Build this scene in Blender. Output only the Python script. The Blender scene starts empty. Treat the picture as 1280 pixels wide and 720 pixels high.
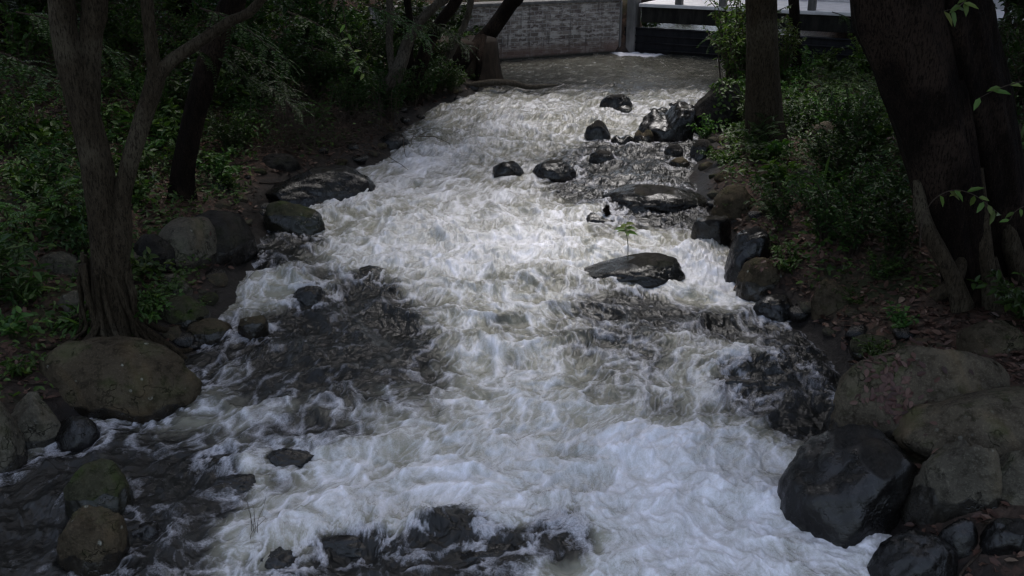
import bpy, bmesh, math, random
import numpy as np
from mathutils import Vector, Matrix

R = math.radians
random.seed(7)
rng = np.random.default_rng(7)
scn = bpy.context.scene
COL = scn.collection

# ------------------------------------------------------------------ camera
CAM_H, PITCH, FPX = 5.0, R(20.6), 1250.0          # FPX: focal length in photo pixels (1280 wide)
cam_d = bpy.data.cameras.new('camera')
cam_d.sensor_width = 36.0
cam_d.lens = 36.0 * FPX / 1280.0
cam_d.clip_start, cam_d.clip_end = 0.1, 1000.0
cam = bpy.data.objects.new('camera', cam_d)
cam.location = (0, 0, CAM_H)
cam.rotation_euler = (math.pi / 2 - PITCH, 0, 0)
COL.objects.link(cam)
scn.camera = cam

# ------------------------------------------------------------------ world, sun, exposure
SUN_EL, SUN_ROT = R(67), R(14)
world = bpy.data.worlds.new('World')
scn.world = world
world.use_nodes = True
wn = world.node_tree
wn.nodes.clear()
sky = wn.nodes.new('ShaderNodeTexSky')
sky.sky_type = 'NISHITA'
sky.sun_disc = False
sky.sun_elevation = SUN_EL
sky.sun_rotation = SUN_ROT
sky.air_density = 1.0
sky.dust_density = 3.0
sky.ozone_density = 1.5
bg = wn.nodes.new('ShaderNodeBackground')
bg.inputs['Strength'].default_value = 0.15
wo = wn.nodes.new('ShaderNodeOutputWorld')
hs = wn.nodes.new('ShaderNodeHueSaturation')          # a veiled, greyer sky
hs.inputs['Saturation'].default_value = 0.7
wn.links.new(sky.outputs[0], hs.inputs['Color'])
wn.links.new(hs.outputs[0], bg.inputs['Color'])
wn.links.new(bg.outputs[0], wo.inputs['Surface'])

sun_d = bpy.data.lights.new('sun', 'SUN')
sun_d.energy = 0.8
sun_d.angle = R(20)
sun_d.color = (1.0, 0.985, 0.965)
sun = bpy.data.objects.new('sun', sun_d)
# sun_rotation is measured clockwise from +Y seen from above
sdir = Vector((math.sin(SUN_ROT) * math.cos(SUN_EL), math.cos(SUN_ROT) * math.cos(SUN_EL), math.sin(SUN_EL)))
sun.rotation_euler = (-sdir).to_track_quat('-Z', 'Y').to_euler()
COL.objects.link(sun)

scn.view_settings.view_transform = 'Standard'
scn.view_settings.look = 'None'
scn.view_settings.exposure = 1.4
scn.view_settings.gamma = 1.0
scn.view_settings.use_curve_mapping = False
scn.render.engine = 'CYCLES'
scn.cycles.max_bounces = 6
scn.cycles.diffuse_bounces = 3
scn.cycles.glossy_bounces = 3
scn.cycles.transmission_bounces = 2
scn.cycles.transparent_max_bounces = 4
scn.cycles.filter_width = 1.35

# ------------------------------------------------------------------ noise
_GR = np.stack([np.cos(np.arange(256) / 256 * 2 * np.pi), np.sin(np.arange(256) / 256 * 2 * np.pi)], 1)
_g3 = np.random.default_rng(3).normal(size=(256, 3))
_G3 = _g3 / np.linalg.norm(_g3, axis=1)[:, None]


def _hash(ix, iy, iz, seed):
    h = (ix.astype(np.int64) * 374761393 + iy.astype(np.int64) * 668265263 + iz * 2147483647 + seed * 974634777) & 0xFFFFFFFF
    h = ((h ^ (h >> 13)) * 1274126177) & 0xFFFFFFFF
    return (h ^ (h >> 16)) & 255


def perlin2(x, y, seed=0):
    xi, yi = np.floor(x), np.floor(y)
    xf, yf = x - xi, y - yi
    u, v = xf * xf * xf * (xf * (xf * 6 - 15) + 10), yf * yf * yf * (yf * (yf * 6 - 15) + 10)

    def g(dx, dy):
        q = _GR[_hash(xi + dx, yi + dy, 0, seed)]
        return q[..., 0] * (xf - dx) + q[..., 1] * (yf - dy)
    a = g(0, 0) * (1 - u) + g(1, 0) * u
    b = g(0, 1) * (1 - u) + g(1, 1) * u
    return (a * (1 - v) + b * v) * 1.45


def perlin3(p, seed=0):
    pi = np.floor(p)
    f = p - pi
    w = f * f * f * (f * (f * 6 - 15) + 10)
    pi = pi.astype(np.int64)
    out = 0
    for dx in (0, 1):
        for dy in (0, 1):
            for dz in (0, 1):
                q = _G3[_hash(pi[:, 0] + dx, pi[:, 1] + dy, pi[:, 2] + dz, seed)]
                d = f - np.array([dx, dy, dz])
                ww = (w[:, 0] if dx else 1 - w[:, 0]) * (w[:, 1] if dy else 1 - w[:, 1]) * (w[:, 2] if dz else 1 - w[:, 2])
                out = out + ww * (q * d).sum(1)
    return out * 1.5


def fbm2(x, y, octv=5, gain=0.5, lac=2.03, seed=0):
    s, a, t = 0, 1.0, 0
    for k in range(octv):
        s = s + a * perlin2(x, y, seed + k * 17)
        t += a
        a *= gain
        x, y = x * lac + 3.1, y * lac + 7.7
    return s / t


def ridge2(x, y, octv=4, gain=0.55, lac=2.1, seed=0):
    s, a, t = 0, 1.0, 0
    for k in range(octv):
        s = s + a * (1 - np.abs(perlin2(x, y, seed + k * 31))) ** 2
        t += a
        a *= gain
        x, y = x * lac + 1.3, y * lac + 9.1
    return s / t


def sstep(a, b, x):
    t = np.clip((x - a) / (b - a), 0, 1)
    return t * t * (3 - 2 * t)


# ------------------------------------------------------------------ photo pixel -> world
_cp, _sp = math.cos(PITCH), math.sin(PITCH)


def ray(px, py):
    a, b = (px - 640) / FPX, (360 - py) / FPX
    return np.array([a, _cp + b * _sp, -_sp + b * _cp])


# water base level along the river (y = distance upstream from the camera)
_WY = np.array([-5, 4, 6, 9, 12, 15, 18, 22, 26, 30, 80.0])
_WZ = np.array([-0.45, -0.12, 0.0, 0.18, 0.36, 0.56, 0.74, 0.92, 1.0, 1.02, 1.02])


def wb(y):
    return np.interp(y, _WY, _WZ)


def hit(px, py, fn, y0=4.0, y1=90.0):
    """first point along the pixel's ray that lies on the height function fn(x, y)"""
    d = ray(px, py)
    prev = None
    for y in np.concatenate([np.arange(y0, 35, 0.1), np.arange(35, y1, 0.5)]):
        t = y / d[1]
        x, z = d[0] * t, CAM_H + d[2] * t
        if z <= float(fn(x, y)):
            if prev is None:
                return np.array([x, y, float(fn(x, y))])
            lo, hi = prev, y
            for _ in range(18):
                m = (lo + hi) / 2
                t = m / d[1]
                if CAM_H + d[2] * t <= float(fn(d[0] * t, m)):
                    hi = m
                else:
                    lo = m
            t = hi / d[1]
            return np.array([d[0] * t, hi, CAM_H + d[2] * t])
        prev = y
    t = y1 / d[1]
    return np.array([d[0] * t, y1, float(fn(d[0] * t, y1))])


def at_y(px, py, y):
    d = ray(px, py)
    t = y / d[1]
    return np.array([d[0] * t, y, CAM_H + d[2] * t])


def on_water(px, py):
    return hit(px, py, lambda x, y: wb(y))


def proj(p):
    x, y, z = p[0], p[1], p[2] - CAM_H
    f = y * _cp - z * _sp
    u = y * _sp + z * _cp
    return 640 + FPX * x / f, 360 - FPX * u / f


# ------------------------------------------------------------------ river outline
LEFT_PX = [(-160, 700), (-90, 625), (-20, 575), (50, 548), (110, 522), (150, 500), (200, 468), (232, 440), (262, 408), (296, 365), (306, 330),
           (330, 290), (338, 255), (400, 228), (462, 206), (500, 182), (500, 160), (545, 135), (590, 118), (616, 104), (624, 80), (626, 73)]
RIGHT_PX = [(1230, 760), (1120, 690), (1070, 600), (1058, 520), (1052, 465), (1000, 405), (935, 375), (915, 320), (895, 280),
            (872, 245), (868, 210), (880, 190), (872, 165), (885, 130), (905, 112), (990, 100), (1050, 90), (1120, 84)]


def edge_table(pts, xa, xb):
    w = sorted([tuple(on_water(*p)[:2]) for p in pts], key=lambda q: q[1])
    ys = np.linspace(-6, 60, 1321)
    xs = np.interp(ys, [q[1] for q in w], [q[0] for q in w])
    k = np.exp(-0.5 * (np.arange(-12, 13) / 4.0) ** 2)
    k /= k.sum()
    xs = np.convolve(np.pad(xs, 12, 'edge'), k, 'valid')
    return ys, xs


_EL = edge_table([(a, b) for a, b in LEFT_PX], 0, 0)
_ER = edge_table([(a, b) for a, b in RIGHT_PX], 0, 0)


def xl(y):
    return np.interp(y, *_EL)


def xr(y):
    return np.interp(y, *_ER)


# the far structures stand on this line
GA, GB = on_water(775, 65), on_water(1075, 86)
WA, WB_ = on_water(618, 76), on_water(773, 65)


def ground(x, y):
    x, y = np.asarray(x, float), np.asarray(y, float)
    base = wb(y)
    dl, dr = xl(y) - x, x - xr(y)
    d = np.maximum(dl, dr)
    left = dl > dr
    o = np.clip(d, 0, None)
    oc = np.clip(o, 0, 22)
    hl = 0.30 * (1 - np.exp(-o / 0.45)) + 0.10 * oc + 0.013 * oc ** 2
    farr = sstep(15, 19, y) * (1 - sstep(5.0, 8.0, o))
    hr = 0.45 * (1 - np.exp(-o / 0.5)) + (0.16 * oc + 0.012 * oc ** 2) * (1 - 0.8 * farr) - 0.2 * farr * (1 - np.exp(-o / 0.5))
    h = np.where(left, hl, hr)
    bed = -0.5 * sstep(0.0, 0.6, -d)
    lump = 0.10 * fbm2(x * 0.7, y * 0.7, 4, seed=50) * sstep(0.1, 1.0, o) + 0.5 * fbm2(x * 0.09, y * 0.09, 3, seed=60) * sstep(3, 10, o)
    z = base + np.where(d > 0, h, bed) + lump
    # beyond the wall and the sluice: raised ground, an upstream channel, then a slope
    up = sstep(30.6, 31.6, y + 0.0 * x - 0.0)
    gl = 2.55 + 0.06 * np.clip(y - 33, 0, 60) + 0.25 * fbm2(x * 0.2, y * 0.2, 3, seed=71)
    chan = sstep(3.6, 4.4, x) * (1 - sstep(9.5, 10.5, x)) * (1 - sstep(44, 48, y))
    gl = gl * (1 - chan) + 0.9 * chan
    return z * (1 - up) + np.maximum(gl, z * (1 - chan)) * up


def surf(x, y):
    return np.maximum(ground(x, y), np.where((np.asarray(x) > xl(y) - 0.3) & (np.asarray(x) < xr(y) + 0.3) & (np.asarray(y) < 31), wb(y), -9))


def on_ground(px, py):
    return hit(px, py, surf)


def river_d(x, y):
    """distance outside the river (negative inside)"""
    return np.maximum(xl(y) - x, x - xr(y))


# ------------------------------------------------------------------ node helpers
def new_mat(name):
    m = bpy.data.materials.new(name)
    m.use_nodes = True
    nt = m.node_tree
    nt.nodes.clear()
    out = nt.nodes.new('ShaderNodeOutputMaterial')
    b = nt.nodes.new('ShaderNodeBsdfPrincipled')
    nt.links.new(b.outputs[0], out.inputs['Surface'])
    return m, nt, b, out


def put(nt, sock, val):
    if isinstance(val, bpy.types.NodeSocket):
        nt.links.new(val, sock)
    elif isinstance(val, (tuple, list)) and len(val) == 3 and sock.type == 'RGBA':
        sock.default_value = (*val, 1)
    else:
        sock.default_value = val


def tex_noise(nt, scale, detail=5, rough=0.55, vec=None, dist=0.0):
    n = nt.nodes.new('ShaderNodeTexNoise')
    n.inputs['Scale'].default_value = scale
    n.inputs['Detail'].default_value = detail
    n.inputs['Roughness'].default_value = rough
    n.inputs['Distortion'].default_value = dist
    if vec is not None:
        nt.links.new(vec, n.inputs['Vector'])
    return n.outputs['Fac']


def mathn(nt, op, a, b=0.0, clamp=False):
    n = nt.nodes.new('ShaderNodeMath')
    n.operation = op
    n.use_clamp = clamp
    put(nt, n.inputs[0], a)
    put(nt, n.inputs[1], b)
    return n.outputs[0]


def maprange(nt, v, a, b, c=0.0, d=1.0, smooth=True):
    n = nt.nodes.new('ShaderNodeMapRange')
    n.interpolation_type = 'SMOOTHSTEP' if smooth else 'LINEAR'
    put(nt, n.inputs['Value'], v)
    for k, q in (('From Min', a), ('From Max', b), ('To Min', c), ('To Max', d)):
        put(nt, n.inputs[k], q)
    return n.outputs[0]


def mixc(nt, fac, a, b, mode='MIX'):
    n = nt.nodes.new('ShaderNodeMix')
    n.data_type = 'RGBA'
    n.blend_type = mode
    put(nt, n.inputs[0], fac)
    put(nt, n.inputs[6], a)
    put(nt, n.inputs[7], b)
    return n.outputs[2]


def attr(nt, name, out='Fac'):
    n = nt.nodes.new('ShaderNodeAttribute')
    n.attribute_name = name
    return n.outputs[out]


def coords(nt, kind='Object', scale=None):
    t = nt.nodes.new('ShaderNodeTexCoord')
    o = t.outputs[kind]
    if scale is not None:
        mp = nt.nodes.new('ShaderNodeMapping')
        mp.inputs['Scale'].default_value = scale
        nt.links.new(o, mp.inputs['Vector'])
        o = mp.outputs[0]
    return o


def bump(nt, b, h, strength=0.5, dist=0.02, prev=None):
    n = nt.nodes.new('ShaderNodeBump')
    put(nt, n.inputs['Strength'], strength)
    n.inputs['Distance'].default_value = dist
    put(nt, n.inputs['Height'], h)
    if prev is not None:
        nt.links.new(prev, n.inputs['Normal'])
    nt.links.new(n.outputs[0], b.inputs['Normal'])
    return n.outputs[0]


# ------------------------------------------------------------------ materials
def mat_rock(name, base, base2, moss, moss_amt, lichen=0.0):
    m, nt, b, _ = new_mat(name)
    co = coords(nt, 'Object')
    n1 = tex_noise(nt, 2.2, 6, 0.6, co)
    n2 = tex_noise(nt, 9.0, 6, 0.65, co)
    n3 = tex_noise(nt, 45.0, 4, 0.6, co)
    c = mixc(nt, maprange(nt, n1, 0.35, 0.65), base, base2)
    c = mixc(nt, maprange(nt, n2, 0.42, 0.66, 0.0, 0.85), c, tuple(v * 0.35 for v in base))
    nb = tex_noise(nt, 0.9, 4, 0.6, co, 0.6)
    c = mixc(nt, maprange(nt, nb, 0.48, 0.62, 0.0, 0.6), c, (base2[0] * 1.25, base2[1] * 1.1, base2[2] * 0.9))
    ck = nt.nodes.new('ShaderNodeTexVoronoi')
    ck.feature = 'DISTANCE_TO_EDGE'
    ck.inputs['Scale'].default_value = 1.9
    wv = nt.nodes.new('ShaderNodeVectorMath')
    wv.operation = 'ADD'
    nc = nt.nodes.new('ShaderNodeTexNoise')
    nc.inputs['Scale'].default_value = 3.5
    nc.inputs['Detail'].default_value = 4
    nt.links.new(co, nc.inputs['Vector'])
    nt.links.new(co, wv.inputs[0])
    nt.links.new(nc.outputs['Color'], wv.inputs[1])
    nt.links.new(wv.outputs[0], ck.inputs['Vector'])
    crack = mathn(nt, 'MULTIPLY', maprange(nt, ck.outputs['Distance'], 0.022, 0.0), maprange(nt, n1, 0.45, 0.6))
    c = mixc(nt, mathn(nt, 'MULTIPLY', crack, 0.7), c, (0.012, 0.010, 0.008))
    c = mixc(nt, maprange(nt, n3, 0.5, 0.72, 0.0, 0.35), c, tuple(min(v * 1.7, 0.5) for v in base2))
    geo = nt.nodes.new('ShaderNodeNewGeometry')
    sep = nt.nodes.new('ShaderNodeSeparateXYZ')
    nt.links.new(geo.outputs['Normal'], sep.inputs[0])
    mf = mathn(nt, 'MULTIPLY', maprange(nt, sep.outputs['Z'], 0.05, 0.8), maprange(nt, n1, 0.46, 0.64))
    mf = mathn(nt, 'MULTIPLY', mf, moss_amt)
    c = mixc(nt, mf, c, moss)
    if lichen:
        v = nt.nodes.new('ShaderNodeTexVoronoi')
        v.inputs['Scale'].default_value = 7.0
        nt.links.new(co, v.inputs['Vector'])
        lf = mathn(nt, 'MULTIPLY', maprange(nt, v.outputs['Distance'], 0.20, 0.10), maprange(nt, n2, 0.5, 0.62))
        lf = mathn(nt, 'MULTIPLY', lf, lichen)
        c = mixc(nt, lf, c, (0.26, 0.26, 0.22))
    wet = attr(nt, 'wet')
    wf = maprange(nt, mathn(nt, 'ADD', wet, mathn(nt, 'MULTIPLY', mathn(nt, 'SUBTRACT', n2, 0.5), 0.7)), 0.35, 0.65)
    c = mixc(nt, wf, c, mixc(nt, 1.0, c, (0.24, 0.24, 0.25), 'MULTIPLY'))
    put(nt, b.inputs['Base Color'], c)
    put(nt, b.inputs['Roughness'], mathn(nt, 'ADD', maprange(nt, wf, 0, 1, 0.9, 0.27, False), mathn(nt, 'MULTIPLY', mathn(nt, 'SUBTRACT', n2, 0.5), 0.7)))
    put(nt, b.inputs['Specular IOR Level'], maprange(nt, wf, 0, 1, 0.08, 0.4, False))
    h = mathn(nt, 'ADD', mathn(nt, 'MULTIPLY', n2, 1.0), mathn(nt, 'MULTIPLY', n3, maprange(nt, wf, 0, 1, 0.35, 0.1, False)))
    h = mathn(nt, 'SUBTRACT', mathn(nt, 'ADD', h, mathn(nt, 'MULTIPLY', nb, 1.2)), mathn(nt, 'MULTIPLY', crack, 0.8))
    bump(nt, b, h, maprange(nt, wf, 0, 1, 0.8, 0.38, False), 0.045)
    return m


M_ROCK = {
    'brown': mat_rock('brown_boulder', (0.044, 0.035, 0.023), (0.068, 0.055, 0.037), (0.045, 0.055, 0.02), 0.45, 0.9),
    'grey': mat_rock('grey_boulder', (0.060, 0.054, 0.042), (0.10, 0.092, 0.072), (0.05, 0.06, 0.025), 0.5, 0.6),
    'tan': mat_rock('tan_boulder', (0.066, 0.055, 0.039), (0.10, 0.085, 0.062), (0.045, 0.05, 0.02), 0.75, 0.3),
    'moss': mat_rock('mossy_boulder', (0.032, 0.032, 0.02), (0.052, 0.05, 0.032), (0.035, 0.05, 0.014), 0.9, 0.3),
    'black': mat_rock('black_boulder', (0.017, 0.016, 0.015), (0.032, 0.029, 0.026), (0.03, 0.035, 0.018), 0.3, 0.0),
}


def mat_leaf(name, stops, trans=0.3, rough=0.42):
    m, nt, b, out = new_mat(name)
    r = attr(nt, 'rnd')
    ramp = nt.nodes.new('ShaderNodeValToRGB')
    el = ramp.color_ramp.elements
    while len(el) < len(stops):
        el.new(0.5)
    for e, (p, c) in zip(el, stops):
        e.position, e.color = p, (*c, 1)
    nt.links.new(r, ramp.inputs[0])
    oi = nt.nodes.new('ShaderNodeObjectInfo')
    hsv = nt.nodes.new('ShaderNodeHueSaturation')
    put(nt, hsv.inputs['Hue'], maprange(nt, oi.outputs['Random'], 0, 1, 0.475, 0.515, False))
    put(nt, hsv.inputs['Value'], maprange(nt, oi.outputs['Random'], 0, 1, 0.55, 1.0, False))
    put(nt, hsv.inputs['Color'], ramp.outputs[0])
    put(nt, b.inputs['Base Color'], hsv.outputs[0])
    b.inputs['Roughness'].default_value = rough
    b.inputs['Specular IOR Level'].default_value = 0.22
    if trans:
        t = nt.nodes.new('ShaderNodeBsdfTranslucent')
        put(nt, t.inputs['Color'], mixc(nt, 1.0, hsv.outputs[0], (1.3, 1.5, 0.7), 'MULTIPLY'))
        mx = nt.nodes.new('ShaderNodeMixShader')
        mx.inputs[0].default_value = trans
        nt.links.new(b.outputs[0], mx.inputs[1])
        nt.links.new(t.outputs[0], mx.inputs[2])
        nt.links.new(mx.outputs[0], out.inputs['Surface'])
    return m


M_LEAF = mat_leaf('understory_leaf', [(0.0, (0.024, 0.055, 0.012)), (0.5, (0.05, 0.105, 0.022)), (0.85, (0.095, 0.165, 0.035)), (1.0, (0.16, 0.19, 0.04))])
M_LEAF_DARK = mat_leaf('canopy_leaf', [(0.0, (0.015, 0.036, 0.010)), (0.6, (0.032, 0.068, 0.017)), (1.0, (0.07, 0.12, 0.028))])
M_LEAF_FRESH = mat_leaf('fresh_leaf', [(0.0, (0.07, 0.13, 0.03)), (0.7, (0.12, 0.19, 0.045)), (1.0, (0.18, 0.22, 0.06))], 0.35)
M_LEAF_MID = mat_leaf('mid_green_leaf', [(0.0, (0.035, 0.07, 0.018)), (0.6, (0.07, 0.125, 0.03)), (1.0, (0.14, 0.18, 0.05))], 0.35)
M_LITTER = mat_leaf('dead_leaf', [(0.0, (0.035, 0.020, 0.014)), (0.45, (0.085, 0.047, 0.033)), (0.85, (0.15, 0.095, 0.065)), (1.0, (0.28, 0.22, 0.16))], 0.0, 0.5)


def mat_bark(name, c1, c2, c3, scale=(5, 5, 1.3), pale=0.3):
    m, nt, b, _ = new_mat(name)
    co = coords(nt, 'Object', scale)
    n1 = tex_noise(nt, 3.0, 6, 0.6, co, 0.4)
    n2 = tex_noise(nt, 11.0, 5, 0.65, co)
    n3 = tex_noise(nt, 1.1, 4, 0.5, coords(nt, 'Object'))
    c = mixc(nt, maprange(nt, n1, 0.35, 0.65), c1, c2)
    c = mixc(nt, mathn(nt, 'MULTIPLY', maprange(nt, n3, 0.5, 0.64), pale), c, c3)
    c = mixc(nt, maprange(nt, n2, 0.46, 0.62, 0, 0.8), c, tuple(v * 0.3 for v in c1))
    n5 = tex_noise(nt, 30.0, 3, 0.7, co)
    c = mixc(nt, maprange(nt, n5, 0.56, 0.72, 0, 0.7), c, c3)
    put(nt, b.inputs['Base Color'], c)
    b.inputs['Roughness'].default_value = 0.85
    b.inputs['Specular IOR Level'].default_value = 0.08
    n4 = tex_noise(nt, 38.0, 4, 0.7, co)
    bump(nt, b, mathn(nt, 'ADD', mathn(nt, 'ADD', n1, mathn(nt, 'MULTIPLY', n2, 0.9)), mathn(nt, 'MULTIPLY', n4, 0.5)), 1.0, 0.05)
    return m


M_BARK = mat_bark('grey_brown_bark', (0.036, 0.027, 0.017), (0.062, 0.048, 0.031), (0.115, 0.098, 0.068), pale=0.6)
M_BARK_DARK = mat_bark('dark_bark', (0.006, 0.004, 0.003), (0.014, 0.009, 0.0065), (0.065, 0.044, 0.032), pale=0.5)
M_BARK_PALE = mat_bark('pale_bark', (0.06, 0.05, 0.038), (0.095, 0.082, 0.064), (0.16, 0.145, 0.12), pale=0.6)
M_TWIG = mat_bark('twig_bark', (0.08, 0.06, 0.045), (0.13, 0.10, 0.08), (0.2, 0.16, 0.13), (20, 20, 20))
M_STEM = mat_bark('green_stem', (0.05, 0.07, 0.03), (0.08, 0.09, 0.04), (0.1, 0.1, 0.05), (20, 20, 20))


def mat_ground():
    m, nt, b, _ = new_mat('forest_soil')
    co = coords(nt, 'Object')
    n1 = tex_noise(nt, 0.6, 5, 0.6, co)
    n2 = tex_noise(nt, 6.0, 6, 0.65, co)
    v = nt.nodes.new('ShaderNodeTexVoronoi')
    v.inputs['Scale'].default_value = 16.0
    v.inputs['Randomness'].default_value = 1.0
    nt.links.new(co, v.inputs['Vector'])
    c = mixc(nt, maprange(nt, n2, 0.35, 0.65), (0.028, 0.020, 0.015), (0.06, 0.042, 0.032))
    sc = nt.nodes.new('ShaderNodeSeparateColor')
    nt.links.new(v.outputs['Color'], sc.inputs[0])
    c = mixc(nt, maprange(nt, sc.outputs[0], 0.55, 0.9, 0, 0.8), c, (0.095, 0.055, 0.04))
    c = mixc(nt, maprange(nt, n1, 0.5, 0.62, 0, 0.7), c, (0.025, 0.035, 0.014))
    wet = attr(nt, 'wet')
    c = mixc(nt, wet, c, (0.012, 0.010, 0.009))
    put(nt, b.inputs['Base Color'], c)
    put(nt, b.inputs['Roughness'], maprange(nt, wet, 0, 1, 0.9, 0.45, False))
    b.inputs['Specular IOR Level'].default_value = 0.15
    bump(nt, b, mathn(nt, 'ADD', n2, mathn(nt, 'MULTIPLY', sc.outputs[1], 0.5)), 0.9, 0.04)
    return m


def mat_water():
    m, nt, b, _ = new_mat('rapids_water')
    fl = attr(nt, 'flow', 'Vector')
    foam = attr(nt, 'foam')
    murk = attr(nt, 'murk')
    mpf = nt.nodes.new('ShaderNodeMapping')
    mpf.inputs['Scale'].default_value = (1.0, 0.6, 1.0)
    nt.links.new(fl, mpf.inputs['Vector'])
    n_f = tex_noise(nt, 30.0, 6, 0.72, mpf.outputs[0], 0.8)
    n_m = tex_noise(nt, 7.0, 4, 0.5, fl, 1.2)
    n_s = tex_noise(nt, 85.0, 3, 0.7, fl, 0.3)
    nz = mathn(nt, 'ADD', mathn(nt, 'MULTIPLY', mathn(nt, 'SUBTRACT', n_f, 0.5), 0.48), mathn(nt, 'MULTIPLY', mathn(nt, 'SUBTRACT', n_m, 0.5), 0.35))
    nz = mathn(nt, 'ADD', nz, mathn(nt, 'MULTIPLY', mathn(nt, 'SUBTRACT', n_s, 0.5), 0.7))
    f = mathn(nt, 'ADD', foam, mathn(nt, 'MULTIPLY', nz, maprange(nt, foam, 0.0, 0.35, 0.15, 1.0)))
    fac = maprange(nt, f, 0.13, 1.12, 0, 1, False)
    c = mixc(nt, murk, (0.006, 0.0062, 0.0065), (0.25, 0.243, 0.195))
    c = mixc(nt, fac, c, (0.80, 0.80, 0.87))
    put(nt, b.inputs['Base Color'], c)
    put(nt, b.inputs['Roughness'], maprange(nt, fac, 0, 1, 0.07, 0.65, False))
    b.inputs['IOR'].default_value = 1.33
    h = mathn(nt, 'ADD', mathn(nt, 'MULTIPLY', n_m, 1.0), mathn(nt, 'MULTIPLY', n_f, 0.28))
    h = mathn(nt, 'ADD', h, mathn(nt, 'MULTIPLY', n_s, 0.05))
    bump(nt, b, h, maprange(nt, fac, 0, 1, 0.75, 0.2, False), 0.04)
    return m


def mat_masonry():
    m, nt, b, _ = new_mat('whitewashed_stone_masonry')
    br = nt.nodes.new('ShaderNodeTexBrick')
    co = coords(nt, 'Object')
    mp = nt.nodes.new('ShaderNodeMapping')
    mp.inputs['Rotation'].default_value = (R(90), 0, 0)
    nt.links.new(co, mp.inputs['Vector'])
    nt.links.new(mp.outputs[0], br.inputs['Vector'])
    br.inputs['Scale'].default_value = 1.0
    br.inputs['Brick Width'].default_value = 0.26
    br.inputs['Row Height'].default_value = 0.12
    br.inputs['Mortar Size'].default_value = 0.012
    br.inputs['Mortar Smooth'].default_value = 0.4
    br.inputs['Color1'].default_value = (0.24, 0.205, 0.175, 1)
    br.inputs['Color2'].default_value = (0.10, 0.075, 0.062, 1)
    br.inputs['Mortar'].default_value = (0.30, 0.28, 0.265, 1)
    n1 = tex_noise(nt, 2.2, 6, 0.65, co)
    n2 = tex_noise(nt, 12.0, 5, 0.65, co)
    st = tex_noise(nt, 3.0, 5, 0.6, coords(nt, 'Object', (2.5, 2.5, 0.35)))
    c = mixc(nt, maprange(nt, tex_noise(nt, 4.0, 6, 0.7, coords(nt, 'Object', (0.7, 0.7, 2.2))), 0.47, 0.58, 0, 0.8), br.outputs['Color'], (0.52, 0.475, 0.43))
    c = mixc(nt, maprange(nt, st, 0.54, 0.68, 0, 0.75), c, (0.07, 0.06, 0.056))
    sep = nt.nodes.new('ShaderNodeSeparateXYZ')
    nt.links.new(co, sep.inputs[0])
    c = mixc(nt, mathn(nt, 'MULTIPLY', maprange(nt, sep.outputs['Z'], 0.5, 0.15), maprange(nt, n1, 0.3, 0.6, 0.4, 0.9)), c, (0.17, 0.105, 0.08))
    c = mixc(nt, maprange(nt, sep.outputs['Z'], 0.10, 0.0), c, (0.03, 0.03, 0.022))
    put(nt, b.inputs['Base Color'], c)
    b.inputs['Roughness'].default_value = 0.85
    bump(nt, b, mathn(nt, 'ADD', mathn(nt, 'MULTIPLY', br.outputs['Fac'], -1.0), mathn(nt, 'MULTIPLY', n2, 0.3)), 0.6, 0.03)
    return m


def mat_plain(name, c1, c2, rough=0.8, scale=3.0, metallic=0.0, streak=True):
    m, nt, b, _ = new_mat(name)
    co = coords(nt, 'Object', (2.0, 2.0, 0.5) if streak else None)
    n1 = tex_noise(nt, scale, 6, 0.65, co)
    put(nt, b.inputs['Base Color'], mixc(nt, maprange(nt, n1, 0.35, 0.65), c1, c2))
    b.inputs['Roughness'].default_value = rough
    b.inputs['Metallic'].default_value = metallic
    b.inputs['Specular IOR Level'].default_value = 0.12
    bump(nt, b, n1, 0.3, 0.01)
    return m


M_GROUND, M_WATER, M_MASON = mat_ground(), mat_water(), mat_masonry()
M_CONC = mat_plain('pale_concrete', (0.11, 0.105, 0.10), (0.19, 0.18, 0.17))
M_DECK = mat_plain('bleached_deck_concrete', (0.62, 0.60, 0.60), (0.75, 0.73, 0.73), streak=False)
M_BEAM = mat_plain('stained_beam', (0.012, 0.011, 0.010), (0.03, 0.028, 0.025))
M_GATE = mat_plain('dark_painted_steel', (0.009, 0.009, 0.011), (0.02, 0.02, 0.023), 0.5)
M_PIER = mat_plain('brown_plaster', (0.018, 0.013, 0.009), (0.04, 0.029, 0.02))


# ------------------------------------------------------------------ mesh helpers
def mesh_np(name, verts, faces, mats, attrs=None, smooth=True, midx=None):
    """verts (N,3); faces: list of int arrays, each (M,k)"""
    me = bpy.data.meshes.new(name)
    verts = np.asarray(verts, np.float32)
    faces = [np.asarray(f, np.int32) for f in faces if len(f)]
    me.vertices.add(len(verts))
    me.vertices.foreach_set('co', verts.ravel())
    nl = sum(f.size for f in faces)
    npoly = sum(len(f) for f in faces)
    me.loops.add(nl)
    me.polygons.add(npoly)
    me.loops.foreach_set('vertex_index', np.concatenate([f.ravel() for f in faces]))
    tot = np.concatenate([np.full(len(f), f.shape[1], np.int32) for f in faces])
    me.polygons.foreach_set('loop_start', np.concatenate([[0], np.cumsum(tot)[:-1]]).astype(np.int32))
    me.polygons.foreach_set('use_smooth', np.full(npoly, smooth, bool))
    for m in (mats if isinstance(mats, (list, tuple)) else [mats]):
        me.materials.append(m)
    if midx is not None:
        me.polygons.foreach_set('material_index', np.asarray(midx, np.int32))
    for k, a in (attrs or {}).items():
        a = np.asarray(a, np.float32)
        if a.ndim == 1:
            at = me.attributes.new(k, 'FLOAT', 'POINT')
            at.data.foreach_set('value', a)
        else:
            at = me.attributes.new(k, 'FLOAT_VECTOR', 'POINT')
            at.data.foreach_set('vector', a.ravel())
    me.update(calc_edges=True)
    return me


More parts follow.
